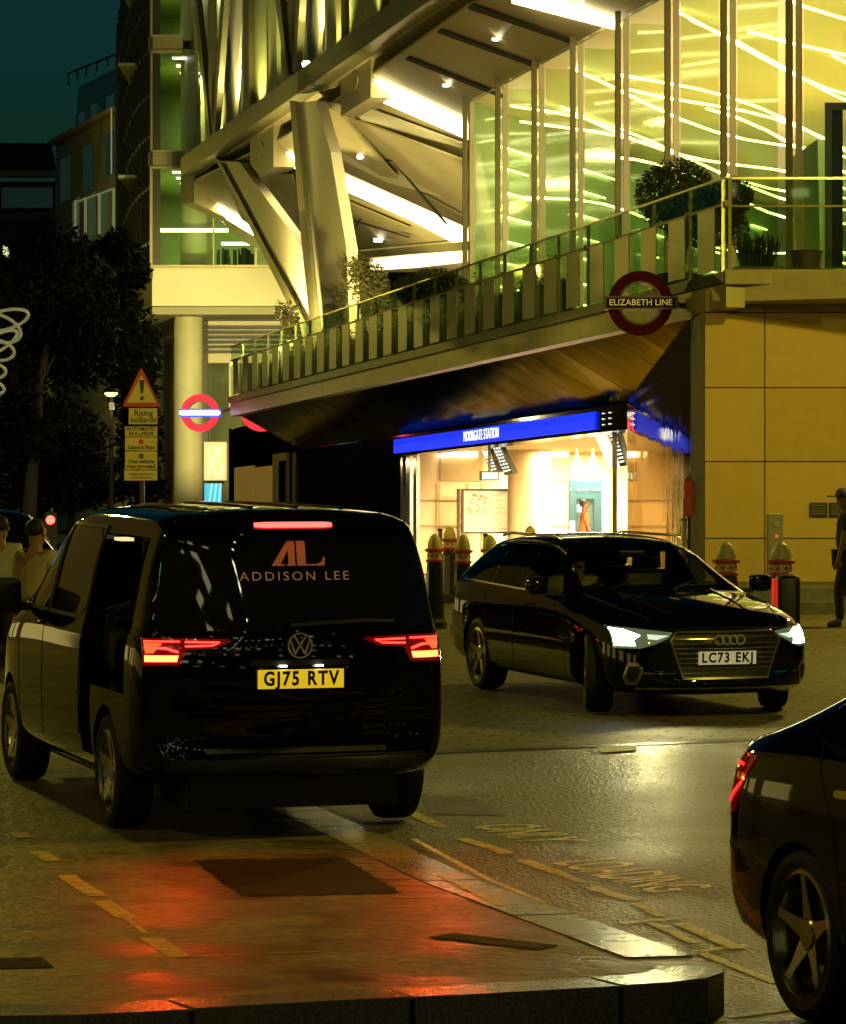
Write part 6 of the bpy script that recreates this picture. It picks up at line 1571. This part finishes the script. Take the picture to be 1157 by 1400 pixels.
# ================================================================ PEOPLE
def skinmesh(name, verts, edges, rad, m, parent, sub=2, root=0):
    me = bpy.data.meshes.new(name); me.from_pydata([tuple(v) for v in verts], edges, [])
    o = bpy.data.objects.new(name, me); COL.objects.link(o)
    sk = o.modifiers.new('k', 'SKIN'); sk.use_smooth_shade = True
    for i, r in enumerate(rad):
        d = me.skin_vertices[0].data[i]; d.radius = (r, r) if not isinstance(r, tuple) else r; d.use_root = (i == root)
    s_ = o.modifiers.new('s', 'SUBSURF'); s_.levels = sub; s_.render_levels = sub
    dg = bpy.context.evaluated_depsgraph_get(); dg.update()
    me2 = bpy.data.meshes.new_from_object(o.evaluated_get(dg)); bpy.data.objects.remove(o)
    me2.materials.clear(); me2.materials.append(m)
    for p in me2.polygons: p.use_smooth = True
    q = bpy.data.objects.new(name, me2); COL.objects.link(q); q.parent = parent; return q
M_skinA = mat('skin_tone_brown', (.16, .085, .045), .5); M_skinB = mat('skin_tone_tan', (.36, .2, .11), .5)
M_hair = mat('dark_hair', (.012, .009, .007), .6)
def person(label, x, D, z0, face, H, skin, topm, legm, stride=.18, arm=(.0, .0), bend=0.0, cap=False, elbow=.0, sleeve=True, group=None, carry=False):
    """face: direction (angle from +X) the person looks; built facing local +X"""
    t = thing('person', label, 'person', ((x-578.5)*D/F, D, z0), group); t.rotation_euler = (0, 0, face)
    k = H/1.75; V = lambda a, b, c: Vector((a, b, c))*k
    J = {'pel': V(0, 0, .95), 'wai': V(.01, 0, 1.10), 'che': V(.02+bend, 0, 1.30), 'nek': V(.01+bend, 0, 1.46), 'hd0': V(.025+bend, 0, 1.55), 'hd1': V(.03+bend, 0, 1.64), 'hd2': V(.015+bend, 0, 1.71)}
    idx = {}; verts = []; rad = []; edges = []
    def add(nm, p, r, par=None):
        idx[nm] = len(verts); verts.append(p); rad.append(r*k if not isinstance(r, tuple) else (r[0]*k, r[1]*k))
        if par is not None: edges.append((idx[par], idx[nm]))
    add('pel', J['pel'], (.15, .11)); add('wai', J['wai'], (.13, .10), 'pel'); add('che', J['che'], (.16, .115), 'wai'); add('nek', J['nek']+V(0, 0, .02), .052, 'che'); add('hd0', J['hd0'], (.085, .07), 'nek'); add('hd1', J['hd1'], (.112, .098), 'hd0'); add('hd2', J['hd2'], .085, 'hd1')
    add('nose', J['hd0']+V(.098, 0, .045), .014, 'hd1')
    legs, arms = [], []
    for s_ in (1, -1):
        n = 'l' if s_ > 0 else 'r'; f = stride*s_; ar = arm[0 if s_ > 0 else 1]
        P4 = [V(0, .09*s_, .90), V(.04+f*.6, .10*s_, .50), V(-.03+f*1.15-(.05 if f < 0 else 0), .10*s_, .085+(.03 if f < -.05 else 0))]
        add(n+'hip', P4[0], .085, 'pel'); add(n+'kne', P4[1], .058, n+'hip'); add(n+'ank', P4[2], .042, n+'kne'); add(n+'toe', P4[2]+V(.15, 0, -.045), .035, n+'ank')
        add(n+'sho', J['che']+V(0, .19*s_, .10), .058, 'che')
        el = verts[idx[n+'sho']]+V(.28*math.sin(ar), .03*s_, -.28*math.cos(ar)); a2 = ar+elbow+.15
        wr = el+V(.25*math.sin(a2), 0, -.25*math.cos(a2)); add(n+'elb', el, .042, n+'sho'); add(n+'wri', wr, .028, n+'elb')
        dv = (wr-el).normalized(); pm_ = wr+dv*.06*k; add(n+'pal', pm_, (.036, .018), n+'wri')
        side = Vector((0, 1, 0)).cross(dv).normalized()
        for j, (off_, ln_) in enumerate(((-.027, .065), (-.009, .075), (.009, .07), (.027, .055))):
            b0 = pm_+dv*.035*k+side*off_*k; add('%sf%d' % (n, j), b0, .010, n+'pal'); e = b0+dv*ln_*.5*k; add('%sg%d' % (n, j), e, .009, '%sf%d' % (n, j)); add('%sh%d' % (n, j), e+(dv*.8+Vector((0, -.5*s_, 0)))*ln_*.5*k, .008, '%sg%d' % (n, j))
        add(n+'th0', pm_+side*.045*k, .011, n+'pal'); add(n+'th1', pm_+side*.06*k+dv*.04*k, .009, n+'th0')
    skinmesh('body', verts, edges, rad, skin, t)
    def cloth(nm, names, extra, m, cut=None):
        vv = []; rr = []; mp = {}
        for q in names:
            mp[q] = len(vv); p = verts[idx[q]].copy(); r = rad[idx[q]]
            vv.append(p); rr.append(tuple(a+extra*k for a in r) if isinstance(r, tuple) else r+extra*k)
        ee = [(mp[a_], mp[b_]) for a_, b_ in [(next(n_ for n_ in idx if idx[n_] == e[0]), next(n_ for n_ in idx if idx[n_] == e[1])) for e in edges] if a_ in mp and b_ in mp]
        return vv, ee, rr, mp
    nm = ['pel', 'wai', 'che', 'lsho', 'rsho', 'lelb', 'relb']+(['lwri', 'rwri'] if sleeve else [])
    vv, ee, rr, mp = cloth('top', nm, .030, topm)
    vv.append(verts[idx['che']].lerp(verts[idx['nek']], .62)); rr.append(.062*k); ee.append((mp['che'], len(vv)-1))
    if sleeve:
        for n_ in ('lwri', 'rwri'): vv[mp[n_]] = vv[mp[n_]].lerp(vv[mp[n_[0]+'elb']], .1)
    else:
        for n_ in ('l', 'r'): vv[mp[n_+'elb']] = vv[mp[n_+'elb']].lerp(vv[mp[n_+'sho']], .25); rr[mp[n_+'elb']] = .055*k
    skinmesh('jacket' if sleeve else 'shirt', vv, ee, rr, topm, t)
    vv, ee, rr, mp = cloth('trousers', ['pel', 'lhip', 'rhip', 'lkne', 'rkne', 'lank', 'rank'], .017, legm)
    skinmesh('trousers', vv, ee, rr, legm, t)
    for s_, n_ in ((1, 'l'), (-1, 'r')):
        a_ = verts[idx[n_+'ank']]; b_ = verts[idx[n_+'toe']]
        skinmesh('shoe', [a_+V(-.03, 0, -.03), a_+V(.04, 0, -.035), b_+V(.02, 0, -.005)], [(0, 1), (1, 2)], [.045*k, .046*k, .038*k], M_trim, t)
    h = J['hd1']
    skinmesh('hair', [h+V(-.045, 0, -.055), h+V(-.04, 0, .01), h+V(-.02, 0, .055), h+V(.03, 0, .075)], [(0, 1), (1, 2), (2, 3)], [.075*k, .105*k, .10*k, .07*k], M_hair, t)
    for s_ in (1, -1):
        m = MB(); m.lathe([(0, -.006), (.011, -.003), (.011, .003), (0, .006)], h+V(.083, .03*s_, -.012), 'x', 10); local(m, 'eye', M_seam, t)
        m = MB(); m.lathe([(0, -.012), (.022, -.008), (.024, .004), (.0, .01)], h+V(-.005, .088*s_, -.02), 'y', 10); local(m, 'ear', skin, t, smooth=60)
    m = MB(); m.tube([h+V(.080, -.022, -.075), h+V(.088, 0, -.077), h+V(.080, .022, -.075)], .005, 6); local(m, 'mouth', mat('lips', (.12, .04, .03), .5), t)
    if cap:
        m = MB(); m.lathe([(.105*k, 0), (.108*k, .03*k), (.095*k, .075*k), (.05*k, .105*k), (0, .112*k)], h+V(.0, 0, .012), 'z', 20); m.box((h.x+.06*k), (h.x+.20*k), -.07*k, .07*k, h.z+.012*k, h.z+.026*k); local(m, 'cap', M_hair, t, smooth=50)
    return t
dk = mat('dark_cloth', (.018, .017, .013), .85); dk2 = mat('black_cloth', (.01, .01, .01), .85)
person('man in a dark cap and dark clothes walking at the right edge by the steps', 1157, 44.0, gz(44)+.0, R(180), 1.70, M_skinA, dk, dk2, .10, (.12, -.05), cap=True, sleeve=False)
person('staff member in an orange vest standing by the blue kiosk inside the station', 798, 82, .90, R(5), 1.74, M_skinA, mat('orange_vest', (.75, .12, .03), .7, emit=(1, .18, .05), es=.12), dk, .02, (.1, .2), sleeve=False)
person('man with a pale yellow shirt seen from behind beside the people carrier', 48, 31.5, gz(31.5), R(60), 1.62, M_skinB, mat('pale_shirt', (.55, .47, .24), .8, noise=.1, nscale=6), dk, .12, (.1, -.1), sleeve=True)
person('small figure in a white top at the left edge beside the saloon in traffic', 0, 34.5, gz(34.5), R(95), 1.58, M_skinB, mat('white_top', (.5, .5, .4), .8), dk, .12, (.2, -.2), sleeve=False)
# driver seated in the estate car
def driver(label, car, x, y):
    M4 = car.matrix_basis; t = thing('person', label, 'person', M4 @ Vector((x, y, .42))); t.rotation_euler = car.rotation_euler
    vs, rd, ed, ix = [], [], [], {}
    def a(n, p, r, par=None):
        ix[n] = len(vs); vs.append(Vector(p)); rd.append(r)
        if par: ed.append((ix[par], ix[n]))
    a('pel', (0, 0, .16), (.15, .12)); a('wai', (-.03, 0, .32), (.13, .11), 'pel'); a('che', (-.08, 0, .52), (.16, .12), 'wai'); a('nek', (-.07, 0, .66), .055, 'che'); a('hd0', (-.04, 0, .73), .065, 'nek'); a('hd1', (-.03, 0, .82), .088, 'hd0'); a('nos', (.055, 0, .76), .014, 'hd1')
    for s_, n in ((1, 'l'), (-1, 'r')):
        a(n+'hip', (.05, .10*s_, .15), .085, 'pel'); a(n+'kne', (.44, .13*s_, .24), .06, n+'hip'); a(n+'ank', (.62, .12*s_, -.08), .045, n+'kne'); a(n+'toe', (.74, .12*s_, -.06), .035, n+'ank')
        a(n+'sho', (-.07, .19*s_, .60), .06, 'che'); a(n+'elb', (.10, .24*s_, .40), .044, n+'sho'); a(n+'wri', (.32, .17*s_, .50), .03, n+'elb'); a(n+'pal', (.38, .16*s_, .53), (.034, .02), n+'wri')
        for j in range(4): a('%sf%d' % (n, j), (.42, (.16-.02*j)*s_, .55-.012*j), .010, n+'pal'); a('%sg%d' % (n, j), (.405, (.145-.02*j)*s_, .585-.012*j), .009, '%sf%d' % (n, j))
        a(n+'thu', (.37, .125*s_, .56), .011, n+'pal')
    skinmesh('body', vs, ed, rd, M_skinB, t)
    nm = ['pel', 'wai', 'che', 'lsho', 'rsho', 'lelb', 'relb', 'lwri', 'rwri']; mp = {n: i for i, n in enumerate(nm)}
    skinmesh('shirt', [vs[ix[n]] for n in nm], [(mp[q], mp[r_]) for q, r_ in (('pel', 'wai'), ('wai', 'che'), ('che', 'lsho'), ('che', 'rsho'), ('lsho', 'lelb'), ('rsho', 'relb'), ('lelb', 'lwri'), ('relb', 'rwri'))], [.17, .155, (.18, .14), .08, .08, .065, .065, .045, .045], MATS['pale_shirt'], t)
    skinmesh('hair', [Vector((-.08, 0, .83)), Vector((-.06, 0, .885)), Vector((0, 0, .90))], [(0, 1), (1, 2)], [.085, .08, .055], M_hair, t)
driver('driver in a pale shirt sitting at the wheel of the black estate car', est, -.22, -.36)
# ================================================================ OFF-FRAME SURROUNDINGS (they light and reflect in the paint)
rb = thing('rear_office', 'lit office block standing behind the camera across the street', 'building', (20, -34, 0))
m = MB(); m.box(-60, 90, -36, -34, -.2, 48); m.build('wall', M_oldst, rb)
rr_ = random.Random(21); m = MB(); m2 = MB()
for i in range(26):
    for j in range(7):
        if rr_.random() < .34:
            x = -28+i*3.3; z = 4.5+j*3.7; (m if rr_.random() < .7 else m2).box(x, x+rr_.uniform(.5, 1.9), -34.02, -33.9, z, z+rr_.uniform(.25, 1.3))
m.build('lit_window', glow('office_window_warm', (1, .85, .4), 1.6), rb); m2.build('lit_window', glow('office_window_green', (.7, 1, .45), 2.6), rb)
m = MB()
for i in range(14): m.box(-26+i*6, -24.4+i*6, -33.9, -33.7, 2.9, 3.1)
m.build('shop_light', glow('shop_light', (1, .93, .65), 1.5), rb)
lb = thing('left_shop_row', 'lit shop row on the far pavement to the left of the view', 'building', (-22, 55, 0))
m = MB(); m.box(-24, -22, 10, 95, 0, 16); m.build('wall', mat('shop_render', (.24, .20, .09), .7), lb)
m = MB()
for i in range(12): m.box(-22.0, -21.9, 12+i*6.6, 15.6+i*6.6, .8, 3.1)
m.build('shop_window', glow('shop_window', (1, .74, .20), 0.8), lb)
# festoon bulbs strung over the street, above the frame; they sparkle in the glass and paint
fs = thing('festoon_lights', 'strings of small bulbs over the street above the view', 'string lights', (0, 8, 8))
fm = MB(); fw_ = MB()
for (ax_, ay_, bx_, by_) in ((-9, -14, 14, -6), (-8, -4, 13, 4), (-9, -24, 14, -15), (9, -20, 3, 14)):
    pts = []
    for k in range(34):
        t_ = k/33; pts.append(Vector((ax_+(bx_-ax_)*t_, ay_+(by_-ay_)*t_, 8.6-1.5*4*t_*(1-t_))))
        if random.random() < .6: fm.lathe([(0, -.06), (.045, -.03), (.05, .01), (.02, .05)], pts[-1]-Vector((0, 0, .08)), 'z', 6)
    fw_.tube(pts, .008, 4)
fm.build('bulb', glow('festoon_bulb', (1, .92, .5), 16), fs); fw_.build('cable', M_dark, fs)
# street lamps outside the frame
def offlamp(x, y, z, e, col=WARM, lab=''):
    t = thing('street_lamp', lab, 'street lamp', (x, y, gz(max(y, 5))))
    MB().tube([(x, y, gz(max(y, 5))), (x, y, z+.1)], .08, 10, r2=.05).build('pole', M_dark, t)
    MB().lathe([(.05, .25), (.3, .12), (.32, .0)], (x, y, z), 'z', 16).build('hood', M_dark, t)
    MB().lathe([(0, -.02), (.26, 0.0), (.28, .05)], (x, y, z), 'z', 16).build('lens', glow('sodium_lens', (1, .75, .28), 12), t)
    lamp('POINT', (x, y, z-.25), e, col, .25, name='street_light')
SOD = (1.0, .78, .09)
offlamp(8.6, 44, 8.5, 2600, SOD, 'street lamp out of view right of the stone wall')
offlamp(7.0, 22, 8.5, 1500, SOD, 'street lamp out of view to the right of the estate car')
offlamp(-6.8, 16, 8.0, 330, SOD, 'street lamp out of view to the left of the loading pad')
offlamp(-15.5, 84, 9.0, 900, SOD, 'added unseen street lamp far to the left of the trees')  # added out of view to brighten the beam and left building sides
offlamp(-30, 152, 14, 5000, SOD, 'added unseen street lamp by the old stone office')  # added out of view to brighten the far stone walls
offlamp(-9.5, 46, 8.0, 2200, SOD, 'street lamp out of view left beyond the people carrier')
